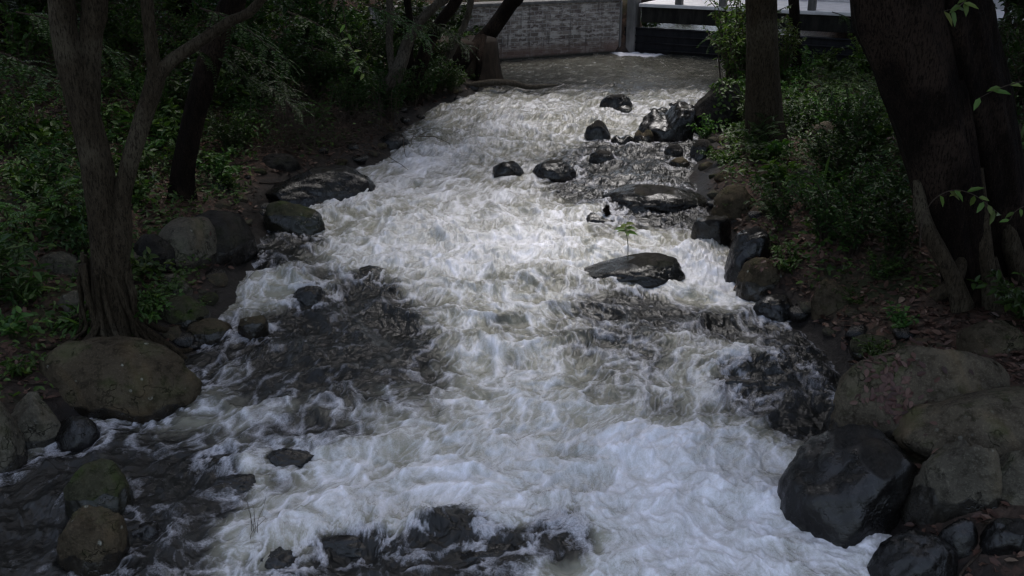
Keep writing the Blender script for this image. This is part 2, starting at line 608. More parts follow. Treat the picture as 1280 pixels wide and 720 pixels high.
def link(name, me, parent=None, loc=None):
    o = bpy.data.objects.new(name, me)
    COL.objects.link(o)
    if parent is not None:
        o.parent = parent
    if loc is not None:
        o.location = [float(v) for v in loc]
    return o


def tag(o, label=None, cat=None, group=None, kind=None):
    for k, v in (('label', label), ('category', cat), ('group', group), ('kind', kind)):
        if v:
            o[k] = v
    return o


def thing(name, label, cat, loc, group=None, rz=0.0):
    o = link(name, None, None, loc)
    o.rotation_euler.z = rz
    return tag(o, label, cat, group)


def copy_thing(o, parent=None):
    c = o.copy()
    COL.objects.link(c)
    if parent is not None:
        c.parent = parent
    for ch in [q for q in o.children]:
        copy_thing(ch, c)
    return c


class MB:
    """collects polygons of one mesh"""
    def __init__(s):
        s.v, s.f, s.n = [], {}, 0
        s.rnd = []

    def add(s, v, *faces, rnd=None):
        v = np.asarray(v, float).reshape(-1, 3)
        s.v.append(v)
        s.rnd.append(np.full(len(v), 0.5) if rnd is None else rnd)
        for f in faces:
            f = np.asarray(f, np.int64)
            s.f.setdefault(f.shape[1], []).append(f + s.n)
        s.n += len(v)
        return s

    def box(s, lo, hi):
        x0, y0, z0 = lo
        x1, y1, z1 = hi
        v = [(x0, y0, z0), (x1, y0, z0), (x1, y1, z0), (x0, y1, z0), (x0, y0, z1), (x1, y0, z1), (x1, y1, z1), (x0, y1, z1)]
        return s.add(v, [(3, 2, 1, 0), (4, 5, 6, 7), (0, 1, 5, 4), (1, 2, 6, 5), (2, 3, 7, 6), (3, 0, 4, 7)])

    def tube(s, pts, rad, sides=8, flute=None, cap=True):
        v, f, cf = tube(pts, rad, sides, flute)
        s.add(v, f)
        if cap:
            s.add(v[:sides], [tuple(range(sides))[::-1]]) if sides > 2 else None
            s.add(v[-sides:], [tuple(range(sides))])
        return s

    def mesh(s, name, mat, smooth=True):
        return mesh_np(name, np.concatenate(s.v), [np.concatenate(f) for f in s.f.values()], mat,
                       {'rnd': np.concatenate(s.rnd)}, smooth)

    def build(s, name, mat, parent=None, loc=None, smooth=True, bevel=0.0):
        o = link(name, s.mesh(name, mat, smooth), parent, loc)
        if bevel:
            md = o.modifiers.new('bevel', 'BEVEL')
            md.width, md.segments = bevel, 2
        return o


def smooth_path(P, step):
    """Catmull-Rom through rows of P (any number of columns)"""
    P = np.asarray(P, float)
    Q = np.vstack([2 * P[0] - P[1], P, 2 * P[-1] - P[-2]])
    out = []
    for i in range(1, len(Q) - 2):
        a, b, c, d = Q[i - 1:i + 3]
        n = max(2, int(np.linalg.norm((c - b)[:3]) / step))
        t = np.linspace(0, 1, n, endpoint=False)[:, None]
        out.append(0.5 * ((2 * b) + (c - a) * t + (2 * a - 5 * b + 4 * c - d) * t ** 2 + (3 * b - a - 3 * c + d) * t ** 3))
    out.append(P[-1:])
    return np.vstack(out)


def tube(pts, rad, sides=8, flute=None):
    pts = np.asarray(pts, float)
    n = len(pts)
    rad = np.broadcast_to(np.asarray(rad, float), (n,))
    tg = np.gradient(pts, axis=0)
    tg /= np.linalg.norm(tg, axis=1)[:, None] + 1e-9
    ref = np.array([1.0, 0, 0]) if abs(tg[0][0]) < 0.8 else np.array([0, 1.0, 0])
    e1 = np.zeros_like(pts)
    for i in range(n):
        r = ref - tg[i] * (ref @ tg[i])
        r /= np.linalg.norm(r) + 1e-9
        e1[i] = r
        ref = r
    e2 = np.cross(tg, e1)
    a = np.arange(sides) / sides * 2 * np.pi
    rr = rad[:, None] * np.ones(sides)[None]
    if flute is not None:
        rr = rr * flute(np.broadcast_to(a, rr.shape), np.broadcast_to(np.arange(n)[:, None] / max(n - 1, 1), rr.shape), pts)
    v = pts[:, None] + (np.cos(a)[None, :, None] * e1[:, None] + np.sin(a)[None, :, None] * e2[:, None]) * rr[..., None]
    i = np.arange(n - 1)[:, None] * sides
    j = np.arange(sides)[None]
    f = np.stack([i + j, i + (j + 1) % sides, i + sides + (j + 1) % sides, i + sides + j], -1).reshape(-1, 4)
    return v.reshape(-1, 3), f, None


def unit(a):
    return a / (np.linalg.norm(a, axis=-1, keepdims=True) + 1e-9)


def leaves(pos, d, nrm, L, W, fold=0.25, curl=0.15):
    """pointed, folded, slightly drooping leaves: (N*6) verts, (N*2) quads"""
    pos, d = np.asarray(pos, float), unit(np.asarray(d, float))
    n = len(pos)
    L, W = np.broadcast_to(L, (n,))[:, None], np.broadcast_to(W, (n,))[:, None]
    s = unit(np.cross(d, nrm))
    up = np.cross(s, d)
    b = pos
    t = pos + d * L - up * L * curl
    r1 = pos + d * L * 0.30 + s * W * 0.5 + up * W * fold
    r2 = pos + d * L * 0.68 + s * W * 0.40 + up * (W * fold - L * curl * 0.4)
    l1 = pos + d * L * 0.30 - s * W * 0.5 + up * W * fold
    l2 = pos + d * L * 0.68 - s * W * 0.40 + up * (W * fold - L * curl * 0.4)
    v = np.stack([b, r1, r2, t, l2, l1], 1).reshape(-1, 3)
    k = np.arange(n)[:, None] * 6
    f = np.concatenate([k + np.array([[0, 1, 2, 3]]), k + np.array([[0, 3, 4, 5]])])
    return v, f


# ------------------------------------------------------------------ ground sheet
def build_ground():
    u = np.linspace(-1, 1, 420)
    xs = 14 * u + 146 * np.sign(u) * np.abs(u) ** 5
    w = np.linspace(0, 1, 460)
    ys = -4 + 40 * w + 150 * w ** 6
    X, Y = np.meshgrid(xs, ys)
    Z = ground(X, Y)
    v = np.stack([X, Y, Z], -1).reshape(-1, 3)
    i = np.arange(len(ys) - 1)[:, None] * len(xs)
    j = np.arange(len(xs) - 1)[None]
    f = np.stack([i + j, i + j + 1, i + len(xs) + j + 1, i + len(xs) + j], -1).reshape(-1, 4)
    tag(link('ground', mesh_np('ground', v, [f], M_GROUND, {'wet': sstep(0.42, 0.12, (Z - wb(Y)) + 0.12 * fbm2(X * 2, Y * 2, 3, seed=77)).ravel()})), kind='structure')


build_ground()

# ------------------------------------------------------------------ rocks: table  (photo box, stone, wet share, depth ratio, facets, slope, label)
ROCKS = [
    # --- left bank
    (58, 426, 254, 528, 'brown', 0.12, 0.62, 3, -0.10, 'broad smooth brown boulder with pale lichen specks at the foot of the forked tree'),
    (-70, 500, 37, 606, 'grey', 0.15, 0.9, 6, -0.1, 'grey boulder cut off by the edge of the view, beside still dark water'),
    (8, 499, 82, 566, 'grey', 0.15, 0.9, 7, 0.1, 'squarish grey boulder wedged between the cut-off boulder and the broad brown boulder'),
    (75, 525, 124, 564, 'black', 0.9, 0.9, 5, 0.0, 'small dark damp stone tucked under the broad brown boulder'),
    (94, 584, 169, 656, 'moss', 0.45, 0.95, 6, 0.0, 'round boulder with an olive moss cap standing in dark side water'),
    (80, 644, 161, 722, 'brown', 0.25, 0.9, 9, 0.1, 'angular peaked brown boulder in front of the moss-capped round boulder'),
    (163, 636, 210, 678, 'black', 1.0, 0.9, 6, 0.1, 'small wet black stone with a shiny streak beside the moss-capped boulder'),
    (200, 270, 274, 346, 'grey', 0.15, 1.5, 6, 0.12, 'humped rounded grey boulder at the bank under the shrubs, lit on its top'),
    (222, 262, 321, 334, 'black', 0.35, 1.3, 5, 0.1, 'large dark boulder right behind the humped grey boulder'),
    (165, 296, 222, 346, 'black', 0.2, 0.8, 5, 0.0, 'low dark boulder on the landward side of the humped grey boulder'),
    (330, 253, 408, 294, 'moss', 0.6, 0.7, 6, -0.25, 'low mossy black rock sloping into the rapids below the wet slab'),
    (322, 210, 472, 266, 'black', 0.97, 0.75, 7, 0.35, 'long sloping black wet slab with a blunt nose by the leaf litter'),
    (466, 168, 514, 190, 'black', 0.9, 0.8, 5, 0.0, 'low black wet rock at the waterline under the leaning pale trunk'),
    (322, 193, 376, 216, 'black', 0.0, 0.8, 5, 0.0, 'low dark stone lying in leaf litter under dry brush'),
    (358, 344, 412, 384, 'black', 1.0, 0.8, 9, 0.2, 'jagged wet black rock below the greenish glassy swell'),
    (440, 327, 498, 354, 'black', 1.0, 0.8, 7, -0.1, 'pointed wet rock breaking the rapids above the dark shallows'),
    (300, 396, 336, 426, 'brown', 0.7, 0.9, 7, 0.0, 'small brown wet rock in the side channel below the mossy mound'),
    (232, 400, 292, 432, 'brown', 0.5, 0.8, 5, 0.0, 'flat reddish brown rock in shade at the channel edge'),
    (196, 372, 262, 414, 'moss', 0.3, 0.9, 5, 0.0, 'mound of mossy stone overgrown by small plants beside the side channel'),
    (260, 565, 304, 588, 'brown', 1.0, 0.8, 8, 0.0, 'small reddish rock tip poking out of the white side channel'),
    (334, 556, 394, 586, 'black', 1.0, 0.7, 11, -0.3, 'low black wet rock sloping in the foam between the two channels'),
    (266, 590, 320, 616, 'black', 1.0, 0.7, 11, 0.2, 'flat wet rock nearly awash below the small reddish rock tip'),
    (304, 666, 380, 722, 'black', 1.0, 0.8, 9, -0.1, 'wet reddish black rock with bare twigs before it'),
    (48, 318, 104, 347, 'grey', 0.0, 0.8, 6, 0.0, 'pale grey stone among plants behind the forked tree'),
    (76, 368, 114, 398, 'grey', 0.0, 0.8, 8, 0.0, 'pale angular stone half hidden by plants beside the forked tree roots'),
    (154, 318, 192, 346, 'grey', 0.0, 0.8, 7, 0.0, 'grey stone visible just past the second stem of the forked tree'),
    (200, 346, 240, 372, 'grey', 0.0, 0.8, 8, 0.0, 'tilted pale stone with a leaf tuft below the humped grey boulder'),
    # --- bottom ledge
    (380, 650, 490, 694, 'black', 1.0, 0.9, 10, 0.1, 'wet black ledge rock with water sheeting over it, beside the twigs'),
    (470, 668, 566, 704, 'black', 1.0, 0.9, 10, -0.1, 'broad wet black ledge rock in the middle of the shelf'),
    (548, 616, 598, 642, 'black', 1.0, 0.8, 10, 0.2, 'small jagged black rock standing where the shelf meets the main white chute'),
    (545, 662, 650, 708, 'black', 1.0, 0.9, 10, 0.1, 'glossy black rock hump with streaming water beside the small jagged one'),
    (650, 634, 742, 672, 'black', 1.0, 0.8, 10, -0.2, 'dark wet rock slope under a lip of foam nearest the main chute'),
    (884, 450, 1002, 500, 'black', 1.0, 0.9, 10, 0.1, 'dark jagged rock nearly drowned beside the bank, with water folding over it'),
    # --- in the stream
    (614, 202, 656, 227, 'black', 0.9, 0.8, 7, 0.15, 'dark wedge-shaped rock, one of two alone in mid-stream, nearer the left bank'),
    (664, 201, 723, 228, 'black', 0.9, 0.8, 6, 0.05, 'dark rounded rock in mid-stream with a low shoulder, beside the wedge-shaped rock'),
    (735, 190, 769, 206, 'black', 0.8, 0.8, 6, 0.0, 'low black rock below the egg-shaped standing stone'),
    (730, 152, 763, 180, 'black', 0.7, 0.8, 6, 0.1, 'egg-shaped black standing stone in mid-stream with a smooth top'),
    (762, 165, 792, 182, 'black', 1.0, 0.8, 9, -0.1, 'small split wet rock between the egg-shaped stone and the saddle-topped rock'),
    (790, 164, 818, 183, 'brown', 0.6, 0.8, 6, 0.0, 'small brown rounded stone at the foot of the saddle-topped rock'),
    (797, 130, 868, 178, 'black', 0.9, 0.7, 7, 0.0, 'biggest black midstream rock with a saddle-shaped notched top'),
    (748, 119, 791, 139, 'black', 0.9, 0.7, 6, 0.1, 'low dark rock in the foam below the calm pool, highest up the stream'),
    (768, 129, 792, 142, 'grey', 1.0, 0.8, 6, 0.0, 'little grey foam-washed stone against the highest low rock'),
    (810, 131, 836, 144, 'grey', 1.0, 0.8, 6, 0.0, 'small grey rounded stone washed by foam behind the saddle-topped rock'),
    (834, 124, 862, 136, 'grey', 1.0, 0.8, 6, 0.0, 'smooth half-drowned grey stone in white water upstream of the ivy-grown boulder'),
    (654, 134, 688, 147, 'black', 1.0, 0.8, 6, 0.3, 'small wet rock awash in the upper rapids below the driftwood'),
    (862, 104, 930, 166, 'black', 0.2, 0.8, 5, 0.1, 'large dark ivy-grown boulder on the bank beside the slender straight trunk'),
    (830, 182, 854, 197, 'black', 0.6, 0.9, 7, 0.0, 'small dark stone in quiet water, upper of two near the bank'),
    (836, 199, 862, 214, 'brown', 0.6, 0.9, 7, 0.0, 'small brown blocky stone in quiet water, lower of two near the bank'),
    (862, 176, 892, 202, 'black', 0.6, 0.9, 8, 0.0, 'dark squarish stone at the foot of the leafy bank'),
    (754, 229, 886, 270, 'black', 0.85, 0.7, 4, -0.1, 'long flat log-like wet boulder lying across the current from the bank'),
    (722, 261, 772, 282, 'black', 1.0, 0.7, 7, 0.15, 'low wet rock with a dark knobbly stub, below the log-like boulder'),
    (724, 317, 854, 360, 'black', 0.75, 0.65, 6, 0.55, 'wedge-shaped dark boulder in mid-stream with a green sapling behind it'),
    # --- right bank
    (888, 234, 948, 280, 'brown', 0.1, 0.8, 4, 0.0, 'smooth rounded brown boulder on the leafy bank above the white chute'),
    (904, 286, 964, 350, 'black', 0.9, 0.8, 6, 0.1, 'tall wet blue-black boulder beside the white chute'),
    (920, 324, 988, 374, 'brown', 0.35, 0.8, 5, -0.1, 'brown boulder with a leaf-strewn top below the tall wet blue-black boulder'),
    (940, 370, 998, 404, 'black', 0.9, 0.8, 6, 0.0, 'low black wet boulder at the tail of the white chute'),
    (1012, 353, 1062, 396, 'brown', 0.0, 0.8, 7, 0.0, 'squarish brown stone on leaf litter at the foot of the dark bush'),
    (944, 206, 988, 228, 'brown', 0.0, 0.8, 6, 0.0, 'brown stone among plants behind the smooth rounded boulder'),
    (988, 214, 1022, 236, 'grey', 0.0, 0.8, 6, 0.0, 'grey stone set in the slope below the ferns'),
    (864, 272, 914, 314, 'black', 0.9, 0.8, 7, 0.0, 'dark wet rock at the head of the white chute'),
    (1062, 420, 1112, 448, 'moss', 0.1, 0.8, 6, 0.0, 'mossy low stone in dead leaves by the small pale-leaved plant'),
    (1198, 404, 1276, 448, 'brown', 0.0, 0.8, 5, 0.0, 'rounded brown stone sunk in dead leaves below the great trunk'),
    (1036, 440, 1250, 560, 'tan', 0.12, 0.55, 4, -0.05, 'very large smooth tan boulder with a leaf-filled hollow in its face'),
    (1130, 486, 1380, 588, 'tan', 0.0, 0.6, 5, 0.0, 'large smooth brown boulder with a pale scar, overlapping the tan boulder'),
    (962, 540, 1132, 690, 'black', 0.85, 1.0, 3, 0.18, 'big glossy black boulder breaking the main chute at the bank'),
    (1128, 556, 1230, 664, 'grey', 0.35, 0.8, 15, 0.15, 'angular peaked grey boulder leaning on the glossy black boulder'),
    (1218, 572, 1310, 642, 'grey', 0.1, 0.8, 7, 0.0, 'lichen-spotted grey boulder beneath the smooth boulder with the scar'),
    (1168, 656, 1218, 708, 'black', 1.0, 0.8, 6, 0.0, 'small wet black stone with a bright glint under the angular peaked boulder'),
    (1222, 652, 1290, 704, 'black', 0.8, 0.8, 6, 0.0, 'dark wet stone under the lichen-spotted boulder'),
    (1085, 672, 1185, 750, 'black', 1.0, 0.8, 6, 0.0, 'dark wet rock at the waterline in front of the glossy black boulder'),
    (1025, 505, 1080, 575, 'black', 0.9, 0.8, 6, 0.0, 'wet black rock between the tan boulder and the glossy black boulder'),
    (1012, 155, 1054, 178, 'tan', 0.0, 0.8, 6, 0.0, 'pale tan stone on the slope past the slender straight trunk'),
]

_ico = {}


def ico(k):
    if k not in _ico:
        bm = bmesh.new()
        bmesh.ops.create_icosphere(bm, subdivisions=k, radius=1.0)
        bm.verts.ensure_lookup_table()
        v = np.array([p.co[:] for p in bm.verts])
        f = np.array([[q.index for q in p.verts] for p in bm.faces])
        bm.free()
        _ico[k] = (v, f)
    return _ico[k]


def rock_shape(seed, facets, slope, k=5, rough=1.0, saddle=False):
    g = np.random.default_rng(seed)
    v, f = ico(k)
    soft = facets <= 6
    e = g.uniform(0.86, 0.98) if soft else g.uniform(0.76, 0.9)
    p = np.sign(v) * np.abs(v) ** e
    p = p / np.linalg.norm(p, axis=1)[:, None] * (0.55 + 0.45 * np.linalg.norm(p, axis=1)[:, None])
    p = p * (1 + 0.16 * perlin3(p * 0.9 + g.uniform(-50, 50, 3), seed)[:, None])
    for _ in range(facets):
        n = unit(g.normal(size=3) * np.array([1, 1, 0.7]) + np.array([0, 0, 0.15]))
        h = g.uniform(0.74, 0.98) if soft else g.uniform(0.62, 0.92)
        dd = p @ n
        p = p - n[None] * (np.clip(dd - h, 0, None) * (0.7 if soft else 0.88))[:, None]
    off = g.uniform(-50, 50, 3)
    nrm = unit(p)
    p = p + nrm * (0.07 * perlin3(p * 2.2 + off, seed + 1) + rough * 0.035 * perlin3(p * 5.5 + off, seed + 2)
                   + rough * 0.014 * perlin3(p * 14 + off, seed + 3) + rough * 0.006 * perlin3(p * 34 + off, seed + 4))[:, None]
    for a in (0, 1):
        p[:, a] = (p[:, a] - p[:, a].min()) / (p[:, a].max() - p[:, a].min()) * 2 - 1
    p[:, 2] /= p[:, 2].max()
    s = 1 + slope * p[:, 0] * 1.2
    if saddle:
        s = s * (1 - 0.36 * np.exp(-((p[:, 0] + 0.05) / 0.26) ** 2)) * (1 + 0.1 * p[:, 0])
    p[:, 2] = np.where(p[:, 2] > 0, p[:, 2] * s, p[:, 2])
    p[:, 2] /= p[:, 2].max()
    return p, f


ROCK_OBJ = []      # (centre, half width, half depth, height, label) used by the water


def place_rock(row, seed):
    x0, y0, x1, y1, stone, wet, dr, facets, slope, label = row
    cx = (x0 + x1) / 2
    P = on_ground(cx, y1 - 2)
    t = P[1] / ray(cx, y1)[1]
    dist = np.linalg.norm(ray(cx, y1) * t)
    sc = dist * 1.0 / FPX * math.cos(math.atan2(abs(y1 - 360), FPX))
    w, h = (x1 - x0) * sc, (y1 - y0) * sc
    dep = PITCH + math.atan((y1 - 360) / FPX)
    D = dr * w
    D = min(D, h * 0.75 / math.sin(dep))
    e = h - D / 2 * math.sin(dep)
    c = math.sqrt(max(e * e - (D / 2 * math.sin(dep)) ** 2, (0.2 * h) ** 2)) / math.cos(dep)
    yc = P[1] + D * 0.5
    xc = P[0] * yc / P[1]
    w *= yc / P[1]
    z0 = float(P[2])
    awash = wet >= 1.0 and float(river_d(xc, yc)) < -0.3
    p, f = rock_shape(seed, facets, slope, 5 if (x1 - x0) > 50 else 4, 2.6 if awash else (1.6 if facets >= 8 else 1.15), 'saddle' in label)
    if awash:
        z0 -= (0.45 if y0 > 600 else 0.22) * c
        c *= 0.8
    v = p * np.array([w / 2, D / 2, c])
    v[:, 2] = np.where(p[:, 2] < 0, p[:, 2] * min(c, 0.5) * 1.0 - 0.0, v[:, 2])
    zz = v[:, 2] / max(c, 1e-6)
    wa = sstep(wet + 0.12, wet - 0.12, zz + 0.16 * perlin3(p * 2.5, seed + 9)) if wet < 1 else np.ones(len(v))
    if wet == 0:
        wa = wa * 0
    o = link('boulder' if w > 0.55 else 'rock', mesh_np('boulder', v, [f], M_ROCK[stone], {'wet': wa}), None, (xc, yc, z0))
    tag(o, label, 'boulder' if w > 0.55 else 'rock')
    ROCK_OBJ.append((xc, yc, w / 2, D / 2, c, z0, label))
    return o


for i, row in enumerate(ROCKS):
    place_rock(row, sum(ord(q) * (k_ % 7 + 1) for k_, q in enumerate(row[-1])) % 9973)

# ------------------------------------------------------------------ water
# foam density: (px, py, half width px, half height px, weight) read off the photograph, turned into river positions and metres
FOAM = [
    (600, 228, 110, 36, .75), (560, 290, 130, 34, .75), (650, 312, 130, 42, .7), (420, 252, 55, 24, .7), (500, 235, 50, 20, .4),
    (882, 342, 55, 32, 1.2), (830, 300, 60, 22, .6), (650, 395, 120, 40, .25), (600, 450, 110, 40, .3), (560, 400, 60, 30, .25),
    (640, 560, 120, 55, .55), (850, 585, 130, 70, 1.0), (960, 665, 130, 55, 1.3), (790, 640, 110, 45, .8), (740, 560, 120, 60, .45), (880, 700, 200, 40, .9),
    (720, 500, 150, 50, .25), (930, 580, 60, 40, .5), (330, 372, 45, 26, .65), (300, 350, 40, 20, .3), (290, 445, 45, 30, .3), (265, 525, 80, 26, .55), (150, 578, 60, 22, .4),
    (360, 620, 70, 45, .6), (430, 600, 60, 35, .55), (290, 660, 50, 60, .5), (330, 700, 90, 40, .3), (480, 630, 70, 22, .6), (560, 600, 80, 40, .4),
    (600, 140, 80, 20, .85), (560, 178, 70, 24, .7), (700, 132, 60, 14, .5), (850, 128, 40, 14, .75), (670, 112, 70, 9, .6), (760, 145, 50, 12, .6), (700, 160, 90, 18, .35),
    (640, 190, 60, 16, .1), (660, 260, 60, 22, .3), (470, 320, 60, 16, .2), (798, 67, 24, 3.5, 4.0), (890, 95, 30, 8, .35), (520, 205, 40, 14, .5), (640, 640, 40, 30, .5), (690, 600, 50, 26, .5), (430, 655, 22, 18, .5), (500, 670, 16, 20, .4), (600, 690, 18, 20, .45),
    (700, 715, 60, 24, .5),
    # dark, clear or shallow water
    (310, 475, 170, 95, -.36), (220, 610, 130, 70, -.3), (520, 410, 60, 50, -.2), (690, 465, 70, 30, -.12), (640, 400, 50, 20, -.12), (800, 520, 60, 30, -.25), (540, 530, 60, 30, -.25), (690, 610, 30, 14, -.3), (560, 255, 60, 12, -.3), (620, 350, 60, 12, -.15), (790, 430, 60, 20, -.25), (870, 520, 40, 24, -.3),
    (200, 620, 120, 70, -.2), (560, 690, 190, 50, -.3),
    (450, 402, 90, 40, -.85), (425, 470, 85, 40, -.6), (500, 440, 60, 40, -.35), (330, 425, 50, 20, -.4), (400, 545, 70, 20, -.45), (250, 600, 60, 26, -.45),
    (40, 660, 130, 90, -0.95), (110, 560, 30, 16, -.3), (500, 690, 130, 34, -.75), (610, 690, 60, 34, -.5), (715, 665, 50, 34, -.9), (230, 440, 50, 40, -.6), (180, 640, 60, 60, -.8), (230, 700, 50, 40, -.6),
    (955, 478, 60, 18, -.9), (1015, 520, 45, 60, -.9), (900, 400, 80, 18, -.5), (1010, 440, 50, 40, -.9),
    (755, 240, 90, 28, -.55), (840, 262, 60, 20, -1.0), (700, 250, 40, 14, -.3), (790, 205, 80, 22, -.65), (850, 200, 60, 30, -.6), (780, 385, 90, 22, -.35), (700, 208, 80, 14, -.3),
    (750, 85, 130, 17, -1.7), (650, 85, 60, 17, -1.3), (860, 92, 70, 12, -.9), (990, 90, 80, 16, -1.6), (470, 262, 40, 14, -.4), (440, 358, 60, 16, -.35), (350, 290, 40, 25, -.4), (700, 350, 60, 14, -.25), (640, 455, 14, 10, -.5), (600, 500, 40, 20, -.15),
    (500, 150, 40, 22, -.6), (340, 330, 30, 14, -.3), (820, 510, 50, 30, -.2),
]
# swells and rocks just under the surface: (px, py, half width px, half height px, metres)
HUMPS = [(375, 345, 32, 14, .16), (950, 468, 70, 20, .22), (800, 262, 70, 18, .06), (690, 345, 60, 10, .10), (560, 290, 80, 14, .10), (640, 320, 90, 14, .10), (440, 250, 50, 14, .10),
         (480, 345, 40, 10, .06), (620, 430, 60, 16, .06), (760, 560, 80, 20, .10), (850, 560, 70, 26, .10), (480, 660, 110, 26, .10), (600, 670, 60, 26, .08), (700, 645, 50, 24, .10),
         (560, 140, 40, 10, .12), (640, 150, 50, 8, .10), (720, 150, 60, 8, .10), (560, 180, 50, 12, .10), (885, 320, 50, 16, .14), (880, 365, 50, 12, -.10), (950, 620, 60, 20, .08), (240, 500, 60, 14, .05), (300, 355, 30, 10, .08),
         (430, 500, 60, 14, .05), (380, 450, 60, 14, .05), (740, 420, 70, 14, .06)]


def blob(X, Y, px, py, rx, ry):
    c = on_water(px, py)
    u = on_water(px, py - ry)
    dn = on_water(px, py + ry)
    sx = rx * c[1] / (_cp * FPX) * 1.05
    sy = max((u[1] - dn[1]) / 2, 0.05)
    return np.exp(-(((X - c[0]) / sx) ** 2 + ((Y - c[1]) / sy) ** 2) * 0.9)


def build_water():
    NR, NC = 960, 1000
    y0, y1 = 4.4, 30.9
    ys = y0 * (y1 / y0) ** np.linspace(0, 1, NR)
    t = np.linspace(0, 1, NC)
    L, Rr = xl(ys) - 0.35, xr(ys) + 0.35
    X = L[:, None] + (Rr - L)[:, None] * t[None]
    Y = np.repeat(ys[:, None], NC, 1)
    # flow coordinates: across the river and along it (the stream fans out towards the camera)
    FX = (t[None] - 0.55) * 6.8 + 0 * X
    FX = 0.5 * FX + 0.5 * X
    FY = Y * 0.95
    # swirl the coordinates
    w1x, w1y = fbm2(FX * 0.7, FY * 0.7, 3, seed=1), fbm2(FX * 0.7 + 31, FY * 0.7 + 11, 3, seed=2)
    ax, ay = FX + 0.26 * w1x, FY + 0.26 * w1y
    w2x, w2y = fbm2(ax * 2.4, ay * 2.4, 3, seed=3), fbm2(ax * 2.4 + 7, ay * 2.4 + 5, 3, seed=4)
    bx, by = ax + 0.08 * w2x, ay + 0.08 * w2y
    w3x, w3y = perlin2(bx * 7, by * 7, 5), perlin2(bx * 7 + 3, by * 7 + 9, 6)
    cx, cy = bx + 0.03 * w3x, by + 0.03 * w3y

    dens = np.full_like(X, 0.0)
    for px, py, rx, ry, wgt in FOAM:
        dens += (wgt if wgt > 0 or py < 110 or px < 130 else 1.0 * wgt) * blob(X, Y, px, py, rx, ry)
    dens = np.clip(dens + 0.40 * fbm2(ax * 0.9 + 5, ay * 0.9, 3, seed=40) + 0.30 * fbm2(ax * 0.38 + 2, ay * 0.38, 2, seed=47), -1.3, 1.3)
    # calm water: the pool under the sluice and the dark side water
    calm = sstep(23.2, 27.0, Y + 1.3 * w1x + 0.5 * w2x)
    side = np.clip(blob(X, Y, 40, 660, 130, 80) * 1.3, 0, 1)
    turb = (1 - 0.86 * calm) * (1 - 0.25 * side)

    dr = np.full_like(X, 9.0)
    hump = np.zeros_like(X)
    for (rx_, ry_, hw, hd, c, z0, lab) in ROCK_OBJ:
        if river_d(rx_, ry_) > 0.5 and river_d(rx_, ry_) - hw > 0.2:
            continue
        q = np.sqrt(((X - rx_) / (hw + 0.12)) ** 2 + ((Y - ry_) / (hd + 0.12)) ** 2)
        dr = np.minimum(dr, (q - 1) * (min(hw, hd) + 0.12))
    pile, wake = np.zeros_like(X), np.zeros_like(X)
    for (rx_, ry_, hw, hd, c, z0, lab) in ROCK_OBJ:
        if river_d(rx_, ry_) > -0.15 or ry_ > 27:
            continue
        ux, uy = (X - rx_) / (hw + 0.05), (Y - ry_) / (hd + 0.05)
        pile += np.exp(-(ux ** 2 * 0.8 + (uy - 1.25) ** 2 * 3.0))
        dn_ = np.clip(-uy, 0, None)
        wake += np.exp(-((np.abs(ux) - 0.95 - 0.28 * dn_) / 0.28) ** 2) * np.exp(-dn_ / 2.2) * (uy < 0.6) * 0.8
        dens -= 0.45 * np.exp(-(ux ** 2 * 1.2 + (uy + 1.9) ** 2 * 0.5))
    dens += 0.35 * np.clip(pile, 0, 1) + 0.4 * np.clip(wake, 0, 1)
    hump += 0.06 * np.clip(pile, 0, 1.2) + 0.02 * np.clip(wake, 0, 1)
    for px, py, rx, ry, m in HUMPS:
        hump += m * blob(X, Y, px, py, rx, ry)

    big = ridge2(ax * 0.9, ay * 1.1, 2, seed=20) - 0.62
    med = ridge2(bx * 2.3, by * 2.3, 3, seed=21) - 0.6
    fin = fbm2(cx * 7.5, cy * 7.5, 4, 0.6, seed=22)
    ripple = fbm2(X * 2.2 + 0.3 * w1x, Y * 1.2, 4, 0.55, seed=23)
    d01 = np.clip(dens * 0.3 + 0.75, 0.6, 1.1)
    chop = ridge2(bx * 4.6, by * 3.6, 3, 0.5, seed=26) - 0.6
    h = turb * 0.045 * chop * sstep(0.35, -0.5, dens)
    h = h + turb * (0.17 * big + 0.06 * med * d01 + 0.034 * fin * d01) + (0.05 * ripple + 0.04 * fbm2(X * 4.5, Y * 3, 4, seed=24)) * (calm + 1.3 * side)
    h = h + hump * (0.8 + 0.4 * fin)

    billow = fbm2(cx * 2.0, cy * 2.0, 6, 0.62, seed=30)
    lace = ridge2(cx * 3.6, cy * 3.6, 4, 0.62, seed=31)
    lace2 = ridge2(bx * 8.0 + 2, by * 8.0, 3, 0.6, seed=32)
    # clouds of bubbles plus curling filaments of foam
    def fil(x, y, p, seed):
        return (1 - np.abs(perlin2(x, y, seed))) ** p
    dx1, dy1 = cx + 0.05 * perlin2(cx * 4.5, cy * 4.5, 61), cy + 0.05 * perlin2(cx * 4.5 + 5, cy * 4.5, 62)
    f1, f2, f3 = fil(dx1 * 2.8, dy1 * 1.7, 7, 63), fil(dx1 * 6.2, dy1 * 3.9, 6, 64), fil(dx1 * 13, dy1 * 8, 5, 65)
    patch = sstep(-0.25, 0.45, fbm2(ax * 1.2 + 3, ay * 1.2, 3, seed=44))
    lacy = 0.62 * f1 + 0.55 * f2 * (0.4 + 0.6 * patch) + 0.40 * f3 * (0.35 + 0.65 * (1 - patch))
    cloud = -0.04 + 0.42 * dens + 0.22 * fbm2(ax * 0.8 + 4, ay * 0.55, 2, seed=52) - 0.15 * sstep(12.5, 19, Y) + 0.42 * billow + 0.16 * (lace - 0.6)
    gate = sstep(-0.95, 0.25, dens + 0.35 * billow)
